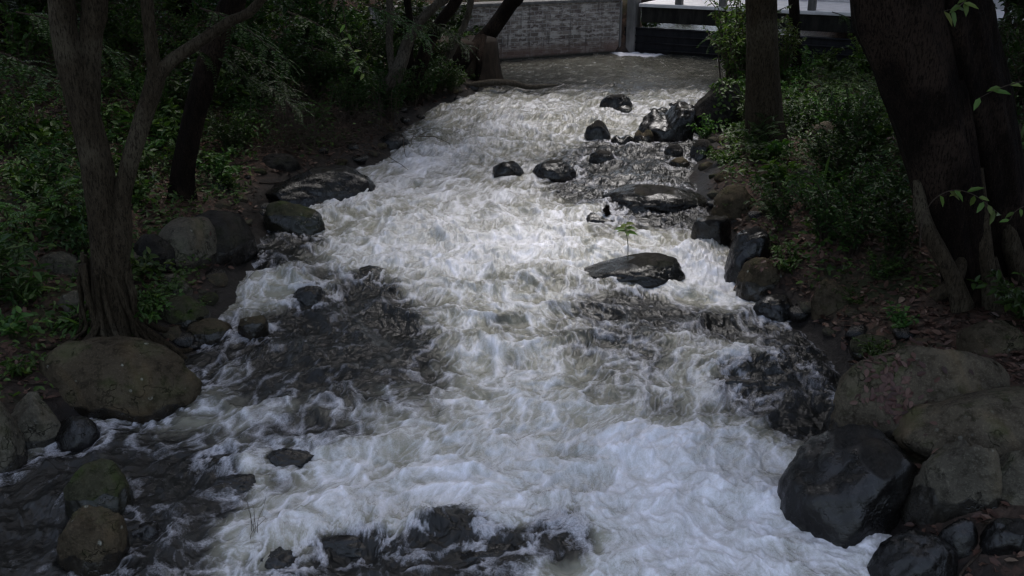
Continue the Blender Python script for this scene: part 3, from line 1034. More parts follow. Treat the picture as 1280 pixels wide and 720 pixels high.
    f = np.clip(cloud, 0.0, 0.95) + lacy * (0.22 + 0.45 * gate) * (1 - 0.22 * sstep(13, 19, Y)) * (1 - 0.35 * sstep(0.7, 1.2, dens))
    f = f + 0.30 * np.clip(0.4 * big + 0.3 * med, -0.3, 0.3)
    foam = np.clip(f, 0.0, 1.3)
    ring = np.exp(-np.clip(dr, 0, None) / 0.07) * sstep(0.45, 0.75, lace + 0.35 * billow) * sstep(-1.4, 0.2, dens + 0.5)
    foam = np.maximum(foam, 0.55 * ring)
    foam = foam * (1 - 0.95 * calm) + calm * (sstep(0.3, 1.1, dens) * 0.9 + 0.6 * sstep(0.74, 0.9, lace2) * sstep(-0.05, 0.35, ripple))
    foam = foam * (1 - 0.35 * side)
    foam = np.clip(foam, 0, 1.15)
    murk = sstep(-0.58, 0.50, dens + 0.45 * billow + 0.25 * fin + 0.02) ** 1.5 * (1 - 0.35 * sstep(13, 18, Y))
    murk = murk * (1 - 0.9 * side)
    murk = np.clip(murk * (1 - calm) + calm * (0.26 + 0.15 * ripple), 0.02, 1)
    Z = wb(Y) + h + 0.03 * np.clip(foam, 0, 1) * turb
    # settle against the banks
    dd = river_d(X, Y)
    Z = Z * (1 - sstep(-0.25, 0.2, dd)) + (wb(Y) - 0.02) * sstep(-0.25, 0.2, dd)
    v = np.stack([X, Y, Z], -1).reshape(-1, 3)
    i = np.arange(NR - 1)[:, None] * NC
    j = np.arange(NC - 1)[None]
    fc = np.stack([i + j, i + j + 1, i + NC + j + 1, i + NC + j], -1).reshape(-1, 4)
    me = mesh_np('water', v, [fc], M_WATER, {'foam': foam.ravel(), 'murk': murk.ravel(),
                                             'flow': np.stack([bx, by * 1.0, 0 * bx], -1).reshape(-1, 3)})
    tag(link('water', me), kind='structure')
    # the channel beyond the sluice
    yy, xx = np.linspace(31.6, 60, 40), np.linspace(3, 11, 16)
    X, Y = np.meshgrid(xx, yy)
    v = np.stack([X, Y, 1.25 + 0.01 * fbm2(X, Y, 3, seed=9)], -1).reshape(-1, 3)
    i = np.arange(39)[:, None] * 16
    j = np.arange(15)[None]
    fc = np.stack([i + j, i + j + 1, i + 16 + j + 1, i + 16 + j], -1).reshape(-1, 4)
    z = np.zeros(len(v))
    tag(link('channel_water', mesh_np('channel_water', v, [fc], M_WATER, {'foam': z, 'murk': z + 0.4, 'flow': v * 0.6})), kind='structure')


build_water()

# ------------------------------------------------------------------ wall, pier and sluice bridge
def frame_at(A, B):
    """an Empty's location and z-rotation so that local x runs from A to B"""
    d = B - A
    return A, math.atan2(d[1], d[0]), float(np.hypot(d[0], d[1]))


A, rz, ln = frame_at(WA, WB_)
wall_top = at_y(700, 4.5, (WA[1] + WB_[1]) / 2)[2]
wh = float(wall_top - 1.02)
t = thing('retaining_wall', 'whitewashed stone retaining wall with dark stains at the head of the pool', 'wall', (A[0], A[1], 1.02), None, rz)
MB().box((-3.5, 0, -0.8), (ln, 0.5, wh)).build('wall_face', M_MASON, t, bevel=0.015)
MB().box((-3.5, -0.05, wh), (ln + 0.02, 0.6, wh + 0.09)).build('coping', M_CONC, t, bevel=0.01)
MB().box((ln + 0.002, -0.03, -0.8), (ln + 0.07, 0.5, wh - 0.003)).build('corner_edge', M_CONC, t, bevel=0.01)

# flared plastered pier at the left end of the wall
Pp = on_water(577, 108)
pr = 44 * Pp[1] / (FPX * _cp)
prof = [(1.2, -0.6), (1.12, 0.0), (1.06, 0.15), (1.0, 0.45), (0.97, 0.7), (0.95, 0.98), (0.88, 1.02), (0.0, 1.04)]
a = np.arange(40) / 40 * 2 * np.pi
v = np.concatenate([np.stack([np.cos(a) * r * pr, np.sin(a) * r * pr, np.full(40, z)], 1) for r, z in prof])
v += 0.012 * perlin3(v * 3, 5)[:, None]
i = np.arange(len(prof) - 1)[:, None] * 40
j = np.arange(40)[None]
f = np.stack([i + j, i + (j + 1) % 40, i + 40 + (j + 1) % 40, i + 40 + j], -1).reshape(-1, 4)
tag(link('pier', mesh_np('pier', v, [f], M_PIER), None, (Pp[0], Pp[1] + pr, 1.0)), 'squat round brown plastered pier flaring at its foot, before the stone wall', 'pier')

A, rz, ln = frame_at(GA, GB)
ln += 3.0
br = thing('sluice_bridge', 'low sluice bridge with a dark steel gate under a pale deck', 'bridge', (A[0] + 0.05, A[1] + 0.05, 1.02), None, rz)


def zpx(px, py, y):
    return float(at_y(px, py, y)[2] - 1.02)


yb = A[1]
g_top, b_bot, b_top = zpx(790, 33.5, yb), zpx(800, 27, yb), zpx(800, 3.5, yb)
gate = MB()
gate.box((0.05, 0.10, -0.6), (ln, 0.16, g_top))
gt = gate.build('sluice_gate', M_GATE, br, bevel=0.005)
rib = MB()
for k in range(4):
    z = g_top * (0.12 + 0.28 * k)
    rib.box((0.05, 0.05, z - 0.02), (ln, 0.098, z + 0.02))
rib.build('rail', M_GATE, gt)
MB().box((0.55, 0.1, b_bot), (ln + 3, 0.55, b_top - 0.10)).build('beam', M_BEAM, br, bevel=0.01)
MB().box((0.55, 3.0, b_bot), (ln + 3, 3.4, b_top - 0.10)).build('beam', M_BEAM, br, bevel=0.01)
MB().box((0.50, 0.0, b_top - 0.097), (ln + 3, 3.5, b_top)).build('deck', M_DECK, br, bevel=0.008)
MB().box((0.12, 0.0, -0.8), (0.40, 0.45, b_top + 1.0)).build('gate_pillar', M_CONC, br, bevel=0.015)
u = np.array([math.cos(rz), math.sin(rz)])
for px in (845, 900, 1012, 1075, 1140):
    d = ray(px, 10)
    # crossing of the pixel's vertical plane with the bridge line
    s = (d[0] * A[1] - d[1] * A[0]) / (d[1] * u[0] - d[0] * u[1])
    MB().box((s - 0.10, 0.03, b_top + 0.002), (s + 0.10, 0.23, b_top + 1.0)).build('post', M_CONC, br, bevel=0.01)
MB().box((0.42, 0.08, b_top + 1.002), (ln + 3, 0.18, b_top + 1.12)).build('handrail', M_CONC, br, bevel=0.01)
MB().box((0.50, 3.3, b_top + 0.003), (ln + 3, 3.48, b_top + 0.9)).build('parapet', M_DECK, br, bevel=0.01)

# ------------------------------------------------------------------ plants
def plant_arrays(seed, stems, height, spread, leaf, per, droop=0.5, pinnate=False, wide=0.42):
    g = np.random.default_rng(seed)
    mb = MB()
    P, D, N, L = [], [], [], []
    for s in range(stems):
        az = g.uniform(0, 2 * np.pi)
        hgt, out = height * g.uniform(0.55, 1.0), spread * g.uniform(0.25, 1.0)
        base = np.array([math.cos(az), math.sin(az), 0]) * spread * 0.12 * g.uniform(0, 1)
        dirn = np.array([math.cos(az), math.sin(az), 0])
        k = 7
        tt = np.linspace(0, 1, k)[:, None]
        path = base + dirn * out * tt ** 1.6 + np.array([0, 0, 1]) * hgt * (tt - 0.28 * droop * tt ** 2.5)
        path[1:] += g.normal(size=(k - 1, 3)) * 0.03 * height
        mb.tube(path, np.linspace(0.012, 0.004, k) * (0.5 + height * 0.5), 5, cap=False)
        for q in range(per):
            u = 0.25 + 0.75 * (q + g.uniform(0, 0.6)) / per
            i = min(int(u * (k - 1)), k - 2)
            fr = u * (k - 1) - i
            p = path[i] * (1 - fr) + path[i + 1] * fr
            tg = unit(path[i + 1] - path[i])
            side = unit(np.cross(tg, [0, 0, 1]) + 1e-4) * (1 if q % 2 else -1)
            if pinnate:
                fl = height * g.uniform(0.28, 0.45)
                fd = unit(side * 0.9 + tg * 0.5 + g.normal(size=3) * 0.25 + np.array([0, 0, 0.15]))
                m = 9
                for r in range(m):
                    pr_ = p + fd * fl * (r + 1) / m - np.array([0, 0, 1]) * 0.25 * fl * ((r + 1) / m) ** 2
                    sd = unit(np.cross(fd, [0, 0, 1]))
                    for sg in (-1, 1):
                        P.append(pr_)
                        D.append(sd * sg * 0.9 + fd * 0.55 + np.array([0, 0, -0.12]))
                        N.append(np.array([0, 0, 1]) + g.normal(size=3) * 0.15)
                        L.append(leaf * (1.05 - 0.5 * abs((r + 1) / m - 0.45)) * g.uniform(0.85, 1.1))
            else:
                for r in range(g.integers(1, 3)):
                    P.append(p + g.normal(size=3) * 0.015)
                    D.append(side * g.uniform(0.4, 1.0) + tg * g.uniform(0.1, 0.9) + g.normal(size=3) * 0.35 - np.array([0, 0, 0.25 * droop]))
                    N.append(np.array([0, 0, 1]) + g.normal(size=3) * 0.35)
                    L.append(leaf * g.uniform(0.6, 1.2))
    P, D, N, L = map(np.array, (P, D, N, L))
    v, f = leaves(P, D, N, L, L * wide * g.uniform(0.85, 1.15, len(L)), 0.18, 0.22)
    rnd = np.repeat(np.clip(g.beta(2, 3, len(P)), 0, 1), 6)
    return mb, v, f, rnd


def plant_mesh(name, seed, leafmat, *a, **k):
    """stems and leaves of a low plant as one mesh"""
    mb, v, f, rnd = plant_arrays(seed, *a, **k)
    sv = np.concatenate(mb.v)
    sf = np.concatenate(mb.f[4])
    return mesh_np(name, np.concatenate([sv, v]), [np.concatenate([sf, f + len(sv)])], [M_STEM, leafmat],
                   {'rnd': np.concatenate([np.full(len(sv), 0.5), rnd])}, True, np.concatenate([np.zeros(len(sf)), np.ones(len(f))]))


LOW = [plant_mesh('low_plant', 11, M_LEAF, 9, 0.55, 0.5, 0.14, 11, wide=0.52),
       plant_mesh('low_plant', 12, M_LEAF, 12, 0.75, 0.55, 0.115, 13, wide=0.5),
       plant_mesh('low_plant', 13, M_LEAF, 14, 0.5, 0.6, 0.10, 13, 0.8, wide=0.5),
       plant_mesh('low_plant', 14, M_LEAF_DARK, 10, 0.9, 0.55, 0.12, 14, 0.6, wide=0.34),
       plant_mesh('low_plant', 15, M_LEAF, 7, 0.45, 0.4, 0.15, 7, 0.6, wide=0.5)]
LOW.append(plant_mesh('low_plant', 16, M_LEAF, 9, 0.35, 0.3, 0.30, 6, 0.8, wide=0.12))
LOW.append(plant_mesh('low_plant', 17, M_LEAF_MID, 8, 0.45, 0.45, 0.10, 10, 0.7, wide=0.6))
FERN = [plant_mesh('fern', 21, M_LEAF, 7, 0.75, 0.7, 0.075, 5, 0.9, True, 0.3),
        plant_mesh('fern', 22, M_LEAF_DARK, 8, 0.85, 0.8, 0.085, 5, 0.9, True, 0.3)]
placed = []


def put_plant(name, me, p, s, label, cat, group=None, lift=-0.02):
    o = link(name, me, None, (p[0], p[1], p[2] + lift))
    o.rotation_euler = (random.uniform(-0.12, 0.12), random.uniform(-0.12, 0.12), random.uniform(0, 6.28))
    o.scale = (s * random.uniform(0.9, 1.1), s * random.uniform(0.9, 1.1), s * random.uniform(0.85, 1.15))
    placed.append((p[0], p[1], 0.3 * s))
    return tag(o, label, cat, group)


def in_box(px, py, boxes):
    return any(a <= px <= c and b <= py <= d for a, b, c, d in boxes)


LITTER_BOX = [(318, 185, 470, 260), (1000, 376, 1290, 700), (1060, 300, 1290, 420), (200, 250, 330, 345), (880, 280, 1000, 420), (0, 500, 260, 720), (1040, 440, 1300, 720)]
n = 0
for yi in np.arange(8.3, 31.0, 0.62):
    for xi in np.arange(-16, 16, 0.62):
        x, y = xi + random.uniform(-.35, .35), yi + random.uniform(-.35, .35)
        d = float(river_d(x, y))
        if d < 0.28:
            continue
        left = x < 0
        keep = 0.75 if d < 5 else 0.4
        if random.random() > keep:
            continue
        z = float(ground(x, y))
        px, py = proj((x, y, z))
        if not (-60 < px < 1340 and -60 < py < 760) or in_box(px, py, LITTER_BOX):
            continue
        if left and 325 < px < 520 and 90 < py < 200 and random.random() < 0.75:
            continue
        if y > 25 and not left and d < 3.5:
            continue
        if any((x - q[0]) ** 2 / (q[2] + .12) ** 2 + (y - q[1]) ** 2 / (q[3] + .12) ** 2 < 1 for q in ROCK_OBJ):
            continue
        lush = 1.0 if left else 0.9
        s = random.uniform(0.7, 1.35) * lush * (0.7 if d < 0.8 else 1.0)
        r = random.random()
        if left:
            if px < 110:
                lab, gr = 'low leafy plant in the dense green thicket on the outer side of the forked tree', 'plants outside the forked tree'
            elif px < 330:
                lab, gr = 'low leafy plant in the undergrowth between the forked tree and the dark leaning trunk', 'plants behind the forked tree'
            else:
                lab, gr = 'shaded low plant under the trees along the upper left bank', 'plants on the upper left bank'
        else:
            if px > 1130:
                lab, gr = 'shaded low plant on the slope behind the great dark trunk', 'plants behind the great trunk'
            elif py < 190:
                lab, gr = 'low leafy plant around the slender straight trunk near the bridge', 'plants around the slender trunk'
            else:
                lab, gr = 'low leafy plant on the rocky slope between the chute and the great trunk', 'plants on the rocky slope'
        me = random.choice((LOW[:5] + LOW[6:] if random.random() < 0.93 else LOW[5:6]) if r < 0.9 else FERN)
        put_plant('low_plant' if r < 0.9 else 'fern', me, (x, y, z), s, lab if r < 0.9 else lab.replace('low leafy plant', 'fern').replace('shaded low plant', 'shaded fern'),
                  'plant' if r < 0.9 else 'fern', gr if r < 0.9 else gr.replace('plants', 'ferns'))
        n += 1
print('low plants', n)


# taller leafy bushes
def bush_proto(seed, mat, stems, h, spread, leaf, per, wide=0.42):
    mb, v, f, rnd = plant_arrays(seed, stems, h, spread, leaf, per, 0.7, False, wide)
    fol = mesh_np('foliage', v, [f], mat, {'rnd': rnd})
    stm = mb.mesh('stems', M_TWIG)
    return fol, stm


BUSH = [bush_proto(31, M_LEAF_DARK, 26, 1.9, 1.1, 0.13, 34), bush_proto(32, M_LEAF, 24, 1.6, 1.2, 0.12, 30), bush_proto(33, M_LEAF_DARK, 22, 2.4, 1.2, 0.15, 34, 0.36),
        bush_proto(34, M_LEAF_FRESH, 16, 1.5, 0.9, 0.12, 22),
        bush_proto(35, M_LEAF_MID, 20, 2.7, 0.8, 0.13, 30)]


def put_bush(px, py, kind, s, label, group=None, y=None):
    p = on_ground(px, py) if y is None else at_y(px, py, y)
    t = thing('bush', label, 'bush', (p[0], p[1], p[2] - 0.05), group, random.uniform(0, 6.28))
    t.scale = (s, s, s * random.uniform(0.9, 1.1))
    link('foliage', BUSH[kind][0], t)
    link('stems', BUSH[kind][1], t)
    return t


for px, py, k, s, lab in [
    (245, 150, 0, 0.9, 'dark leafy bush just behind the dark leaning trunk'),
    (330, 128, 2, 0.9, 'tall dark bush behind the dry brush, with a few brighter leaves'),
    (395, 122, 0, 0.85, 'dark bush hanging over the dry brush beside the leaning pale trunk'),
    (445, 105, 2, 0.8, 'dark bush at the foot of the leaning pale trunk'),
    (930, 112, 4, 1.15, 'tall green bush leaning against the stream side of the slender straight trunk'),
    (345, 95, 1, 1.0, 'small-leaved green bush above the dry brush, catching a little light'),
    (270, 105, 1, 0.95, 'small-leaved green bush between the dark leaning trunk and the upper bank'),
    (420, 92, 1, 0.8, 'small-leaved green bush left of the leaning pale trunk'),
    (190, 150, 1, 0.7, 'green bush at the foot of the slope behind the forked tree'),
    (1000, 168, 0, 0.55, 'dark leafy bush right at the foot of the slender straight trunk'),
    (1058, 205, 2, 0.6, 'tall dark bush on the slope midway between the slender trunk and the great trunk'),
    (1095, 165, 0, 0.6, 'dark bush beside the upper part of the great trunk'),
    (1030, 300, 2, 0.5, 'dark drooping bush low on the rocky slope above the squarish brown stone'),
    (1095, 352, 1, 0.32, 'small green bush where the rocky slope meets the dead leaves'),
    (300, 80, 2, 1.1, 'tall dark bush deep in the trees behind the dark leaning trunk'),
    (400, 70, 0, 1.2, 'dark bush deep in the trees above the dry brush'),
    (500, 70, 2, 1.1, 'dark bush behind the leaning pale trunk'),
    (555, 62, 0, 0.9, 'dark bush beside the round brown pier'),
    (170, 70, 1, 1.0, 'green bush seen between the stems of the forked tree'),
    (215, 95, 1, 0.9, 'green bush seen just past the second stem of the forked tree'),
    (35, 90, 1, 1.0, 'green bush at the top of the thicket outside the forked tree'),
    (60, 40, 0, 1.1, 'dark bush behind the outer stem of the forked tree'),
    (10, 190, 1, 0.75, 'green bush in the thicket at the edge of the view'),
    (120, 35, 2, 1.1, 'tall dark bush deep in the thicket between the stems of the forked tree'),
    (912, 122, 4, 1.0, 'tall bright green bush overhanging the ivy-grown boulder'),
    (975, 108, 4, 0.7, 'green bush half hidden behind the slender straight trunk'),
    (548, 116, 0, 0.55, 'dark bush overhanging the waterline below the round brown pier'),
    (516, 132, 0, 0.6, 'dark bush overhanging the waterline past the leaning pale trunk'),
    (535, 126, 2, 0.55, 'dark drooping bush at the waterline near the driftwood log'),
    (490, 150, 2, 0.55, 'dark drooping bush over the black wet rock by the leaning pale trunk'),
    (500, 100, 0, 0.8, 'dark dense bush between the two leaning pale trunks'),
    (562, 116, 2, 0.42, 'small dark bush rooted against the round brown pier'),
    (535, 100, 2, 0.75, 'dark bush spreading over the top of the round brown pier'),
    (572, 60, 2, 0.7, 'dark bush growing behind the round brown pier'),
    (440, 148, 0, 0.55, 'dark bush at the waterline on the downstream side of the leaning pale trunk'),
    (290, 190, 0, 0.5, 'low dark bush between the dark leaning trunk and the dry brush'),
    (1120, 330, 2, 0.5, 'dark bush with drooping sprays in front of the great trunk'),
    (1040, 225, 0, 0.55, 'dark low bush under the pale tan stone'),
    (975, 285, 2, 0.42, 'dark bush just above the tall wet blue-black boulder'),
    (1062, 318, 0, 0.72, 'dark dense bush on the rocky slope before the great trunk'),
    (1100, 270, 0, 0.6, 'dark bush close against the great trunk'),
    (1010, 262, 1, 0.5, 'green bush in the middle of the rocky slope'),
    (1080, 85, 3, 0.7, 'yellow-green bush between the bridge and the great trunk'),
    (1025, 82, 3, 0.45, 'small bright bush at the foot of the thin dark trunk'),
    (1230, 95, 0, 1.0, 'dark bush in the gap behind the great trunk'),
    (1275, 150, 2, 0.8, 'dark bush at the edge of the view behind the great trunk'),
    (1270, 40, 2, 1.2, 'tall dark bush high up behind the great trunk'),
]:
    put_bush(px, py, k, s, lab)
# green slope beyond the sluice and the wall
for k, (x, y, s) in enumerate([(-3, 36, 1.2), (0, 37, 1.1), (2.5, 39, 1.2), (12.5, 38, 1.3), (5, 49, 1.5), (8, 50, 1.6), (11, 47, 1.5), (3, 45, 1.3), (14, 42, 1.4), (6.5, 56, 1.8), (4.6, 36.5, 0.9), (6.2, 37, 1.0), (7.8, 36.5, 0.9), (9.4, 37, 1.0)]):
    t = thing('bush', 'sunlit green bush on the ground beyond the sluice bridge and wall', 'bush', (x, y, float(ground(x, y)) - 0.05), 'bushes beyond the bridge', k)
    t.scale = (s, s, s)
    link('foliage', BUSH[3 if k % 2 else 1][0], t)
    link('stems', BUSH[3 if k % 2 else 1][1], t)


# ------------------------------------------------------------------ trees
def crown_mesh(seed, mat, clusters=420, per=26, leaf=0.2):
    g = np.random.default_rng(seed)
    c = unit(g.normal(size=(clusters, 3))) * (g.uniform(0.25, 1, (clusters, 1)) ** 0.5)
    c *= np.array([1, 1, 0.62])
    c *= (1 + 0.25 * perlin3(unit(c) * 1.6 + seed, seed))[:, None]
    cs = g.uniform(0.10, 0.22, clusters)
    P = np.repeat(c, per, 0) + g.normal(size=(clusters * per, 3)) * np.repeat(cs, per)[:, None] * np.array([1, 1, 0.6])
    D = g.normal(size=P.shape) + np.array([0, 0, -0.35])
    N = np.array([0, 0, 1.0]) + g.normal(size=P.shape) * 0.5
    L = leaf / 3.0 * g.uniform(0.6, 1.25, len(P))
    v, f = leaves(P, D, N, L, L * 0.5, 0.15, 0.2)
    return mesh_np('crown', v, [f], mat, {'rnd': np.repeat(g.beta(2, 2.5, len(P)), 6)})


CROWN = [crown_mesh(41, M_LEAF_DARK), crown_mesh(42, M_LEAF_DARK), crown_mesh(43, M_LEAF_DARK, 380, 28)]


def bark_flute(seed, amp, lobes, flare=0.0):
    def fn(a, u, pts):
        h = np.repeat(pts[:, 2:3], a.shape[1], 1)
        q = np.stack([np.cos(a) * lobes * 0.35, np.sin(a) * lobes * 0.35, h * 0.35], -1).reshape(-1, 3)
        r = 1 + amp * perlin3(q + seed, seed).reshape(a.shape)
        q2 = np.stack([np.cos(a) * 4, np.sin(a) * 4, h * 3.0], -1).reshape(-1, 3)
        r += 0.035 * perlin3(q2 + seed, seed + 3).reshape(a.shape)
        q3 = np.stack([np.cos(a) * 3.2 * lobes, np.sin(a) * 3.2 * lobes, h * 1.6], -1).reshape(-1, 3)
        r += 0.05 * amp / 0.1 * (np.abs(perlin3(q3 + seed, seed + 4)).reshape(a.shape) - 0.3)
        if flare:
            r += flare * np.exp(-u * 14) * (0.5 + 0.8 * np.sin(a * 5 + seed) * 0.5 + 0.3 * np.sin(a * 8 + 1))
        return r
    return fn


def limb_points(limb, Y0):
    """[(px, py, width px, depth offset)] -> rows x, y, z, radius"""
    out = []
    for q in limb:
        p = at_y(q[0], q[1], Y0 + (q[3] if len(q) > 3 else 0))
        out.append((*p, q[2] / 2 * (Y0 + (q[3] if len(q) > 3 else 0)) / (FPX * _cp)))
    return np.array(out)


def tree(name, label, base, limbs, mat, crowns, amp=0.10, lobes=3, seed=1, flare=0.5, grow=(), sides=28):
    """base: photo pixel where the trunk meets the ground; the limbs are traced at the trunk's own distance"""
    B = on_ground(*base)
    t = thing(name, label, 'tree', B)
    mb = MB()
    ends = []
    for k, limb in enumerate(limbs):
        P = limb_points(limb, B[1])
        if k == 0:
            P[0, 2] = B[2] - 0.25
        if k in grow:                       # carry the limb on above the view into the crown
            d = unit(P[-1, :3] - P[-2, :3])
            d = unit(d + np.array([0, 0, 0.6]))
            r = P[-1, 3]
            ext = [(*(P[-1, :3] + d * s + np.array([0, 0, 0.08 * s * s / 3])), r * (1 - s / 7.5)) for s in (1.5, 3.0, 4.8)]
            P = np.vstack([P, ext])
            ends.append(P[-1, :3])
        S = smooth_path(P, 0.06)
        S[:, :3] -= B
        v, f, _ = tube(S[:, :3], np.maximum(S[:, 3], 0.004), sides if k == 0 or sides > 50 else 22, bark_flute(seed + k, amp, lobes, flare if k == 0 else 0))
        mb.add(v, f)
    mb.build('trunk', mat, t)
    for k, (dx, dy, dz, s) in enumerate(crowns):
        e = ends[min(k, len(ends) - 1)] if ends else B + np.array([0, 0, 5])
        o = link('crown', CROWN[(seed + k) % 3], t, e - B + np.array([dx, dy, dz]))
        o.scale = (s, s, s)
        o.rotation_euler.z = seed * 1.3 + k
    return t, B


forked, FB = tree('forked_tree', 'grey-brown tree forking low into two stems, with a flared root foot beside the broad boulder', (142, 424), [
    [(142, 428, 66), (140, 405, 50), (138, 370, 43), (136, 320, 40), (130, 270, 38), (122, 215, 36), (111, 165, 34), (98, 115, 33), (86, 70, 31), (79, 30, 29), (76, -8, 29)],
    [(113, 165, 20, .03), (112, 120, 24, .03), (112, 80, 24, .06), (114, 40, 26, .08), (119, -8, 28, .1)],
    [(144, 345, 26, -.03), (150, 300, 28, -.02), (152, 250, 22), (163, 200, 21), (180, 145, 21), (194, 102, 22), (197, 84, 20)],
    [(195, 95, 17), (190, 60, 15), (186, 25, 14), (183, -8, 14)],
    [(195, 98, 18), (212, 78, 16), (245, 55, 14), (285, 28, 12), (330, -6, 11, -.1)],
], M_BARK, [(-0.5, 0.5, 1.2, 3.0), (0.4, 0.6, 1.2, 2.6), (0.2, -0.5, 1.6, 2.4), (0.8, -0.6, 1.8, 2.2)], 0.10, 3, 5, 0.35, (0, 1, 3, 4))
# strangling roots at the foot
for k in range(20):
    a = k / 20 * 2 * math.pi + random.uniform(-.2, .2)
    ln_ = random.uniform(0.5, 1.0)
    pts = []
    for q in np.linspace(0, 1, 7):
        r = 0.235 + 0.05 * q + (ln_ - 0.2) * max(0, q - 0.45) / 0.55 + 0.03 * math.sin(q * 9 + k)
        aa = a + 0.25 * math.sin(q * 4 + k)
        x, y = r * math.cos(aa), r * math.sin(aa)
        g0 = float(ground(FB[0] + x, FB[1] + y)) - FB[2]
        pts.append((x, y, g0 + 0.9 * (1 - q) ** 2.0 * random.uniform(0.9, 1.1) - 0.01))
    S = smooth_path(np.array(pts), 0.03)
    MB().tube(S, np.linspace(0.024, 0.022, len(S)) * random.uniform(0.8, 1.7), 8, bark_flute(k, 0.1, 3)).build('root', M_BARK, forked)

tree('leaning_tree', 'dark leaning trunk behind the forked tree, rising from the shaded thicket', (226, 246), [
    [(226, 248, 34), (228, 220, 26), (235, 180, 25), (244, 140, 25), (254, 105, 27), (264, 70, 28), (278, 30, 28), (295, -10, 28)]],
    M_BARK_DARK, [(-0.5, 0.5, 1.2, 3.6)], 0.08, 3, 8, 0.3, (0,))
tree('leaning_tree', 'slender pale-barked leaning tree bent over the waterline by the dry brush', (474, 138), [
    [(474, 142, 22), (480, 118, 17), (492, 98, 17), (502, 76, 15), (510, 52, 13), (524, 28, 11), (548, 4, 10), (560, -8, 10)],
    [(478, 140, 9, -.1), (481, 118, 9, -.1), (488, 96, 9, -.08), (500, 80, 8, -.02)],
    [(492, 98, 9), (487, 60, 8, .1), (488, 20, 8, .2), (486, -8, 8, .3)]], M_BARK_PALE, [(-2.4, 0.8, 0.9, 2.8), (-1.8, 1, 1, 2.6)], 0.08, 3, 9, 0.3, (0, 2), 18)
tree('leaning_tree', 'thin pale trunk curving up beside the round brown pier', (553, 98), [
    [(553, 100, 12), (554, 86, 8), (562, 68, 9), (572, 48, 8), (582, 28, 7), (590, -6, 7)]], M_BARK_PALE, [(-2.6, 1.0, 1.0, 2.4)], 0.06, 3, 11, 0.3, (0,), 14)
tree('leaning_tree', 'dark trunk leaning across the end of the stone wall', (584, 72), [
    [(582, 74, 26), (594, 62, 20), (610, 44, 18), (625, 24, 17), (640, 2, 17), (648, -8, 17)]], M_BARK_DARK, [(-1.0, 2.0, 1.5, 2.2)], 0.06, 3, 12, 0.3, (0,), 16)
tree('leaning_tree', 'dark crooked trunk leaning out from the bank between the two pale-barked trees', (512, 124), [
    [(510, 126, 26), (516, 104, 17), (526, 80, 15), (536, 54, 14), (552, 26, 13), (575, -8, 12)],
    [(518, 100, 10, .05), (512, 70, 9, .1), (514, 40, 8, .15), (508, -8, 8, .2)]], M_BARK_DARK, [(-2.4, 1.0, 1.0, 2.4)], 0.09, 3, 13, 0.6, (0,), 18)
tree('slender_tree', 'straight fluted brown trunk on the far bank with a torn stub at its foot', (955, 186), [
    [(956, 190, 46), (956, 165, 41), (955, 130, 40), (954, 90, 38), (953, 50, 37), (952, 10, 37), (952, -10, 37)],
    [(944, 190, 14, -.25), (946, 170, 14, -.22), (949, 152, 12, -.2)],
    [(964, 160, 18, .05), (961, 110, 20, -.05), (959, 60, 18, -.05), (958, -8, 18)]], M_BARK, [(2.4, 0.5, 1.5, 2.6)], 0.16, 5, 14, 0.6, (0,))
tree('thin_tree', 'thin black trunk standing between the slender tree and the great trunk', (997, 96), [
    [(997, 98, 16), (996, 75, 12), (994, 45, 11), (993, 15, 12), (992, -8, 12)]], M_BARK_DARK, [(2.2, 1.0, 1.0, 2.4)], 0.06, 3, 15, 0.3, (0,), 14)
great, GBp = tree('great_tree', 'great dark double trunk fused at the base, filling the upper right bank', (1205, 372), [
    [(1212, 378, 62), (1208, 350, 56), (1198, 300, 62), (1183, 240, 72), (1170, 180, 76), (1157, 130, 80), (1142, 80, 86), (1129, 40, 92), (1118, -10, 98)],
    [(1268, 335, 62, .45), (1254, 290, 74, .4), (1240, 240, 76, .35), (1230, 190, 78, .3), (1218, 130, 78, .25), (1206, 80, 78, .2), (1196, 30, 80, .15), (1188, -10, 80, .15)],
    [(1228, 345, 26, -.2), (1220, 290, 26, -.2), (1212, 230, 26, -.18), (1204, 160, 24, -.12), (1196, 100, 20, -.05)]],
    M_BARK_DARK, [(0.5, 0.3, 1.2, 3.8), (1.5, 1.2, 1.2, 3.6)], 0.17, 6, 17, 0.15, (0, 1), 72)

for k, limb in enumerate([
    [(1203, 384, 30, -.38), (1192, 350, 22, -.36), (1176, 318, 21, -.33), (1160, 288, 20, -.28), (1151, 258, 17, -.2), (1148, 225, 12, -.1)],
    [(1240, 388, 26, -.3), (1236, 350, 20, -.28), (1231, 310, 20, -.26), (1226, 260, 18, -.2), (1222, 210, 14, -.1)],
    [(1280, 372, 30, .1), (1272, 335, 24, .1), (1262, 300, 22, .1), (1252, 262, 18, .14)],
    [(1166, 372, 16, -.3), (1182, 362, 18, -.32), (1196, 345, 18, -.3), (1204, 320, 14, -.2)],
    [(1300, 400, 18, -.2), (1270, 380, 18, -.2), (1246, 352, 20, -.2), (1238, 322, 16, -.14)]]):
    P = limb_points(limb, GBp[1])
    S = smooth_path(P, 0.03)
    S[:, :3] -= GBp
    v, f, _ = tube(S[:, :3], S[:, 3], 18, bark_flute(90 + k, 0.12, 4))
    MB().add(v, f).build('root', M_BARK, great)

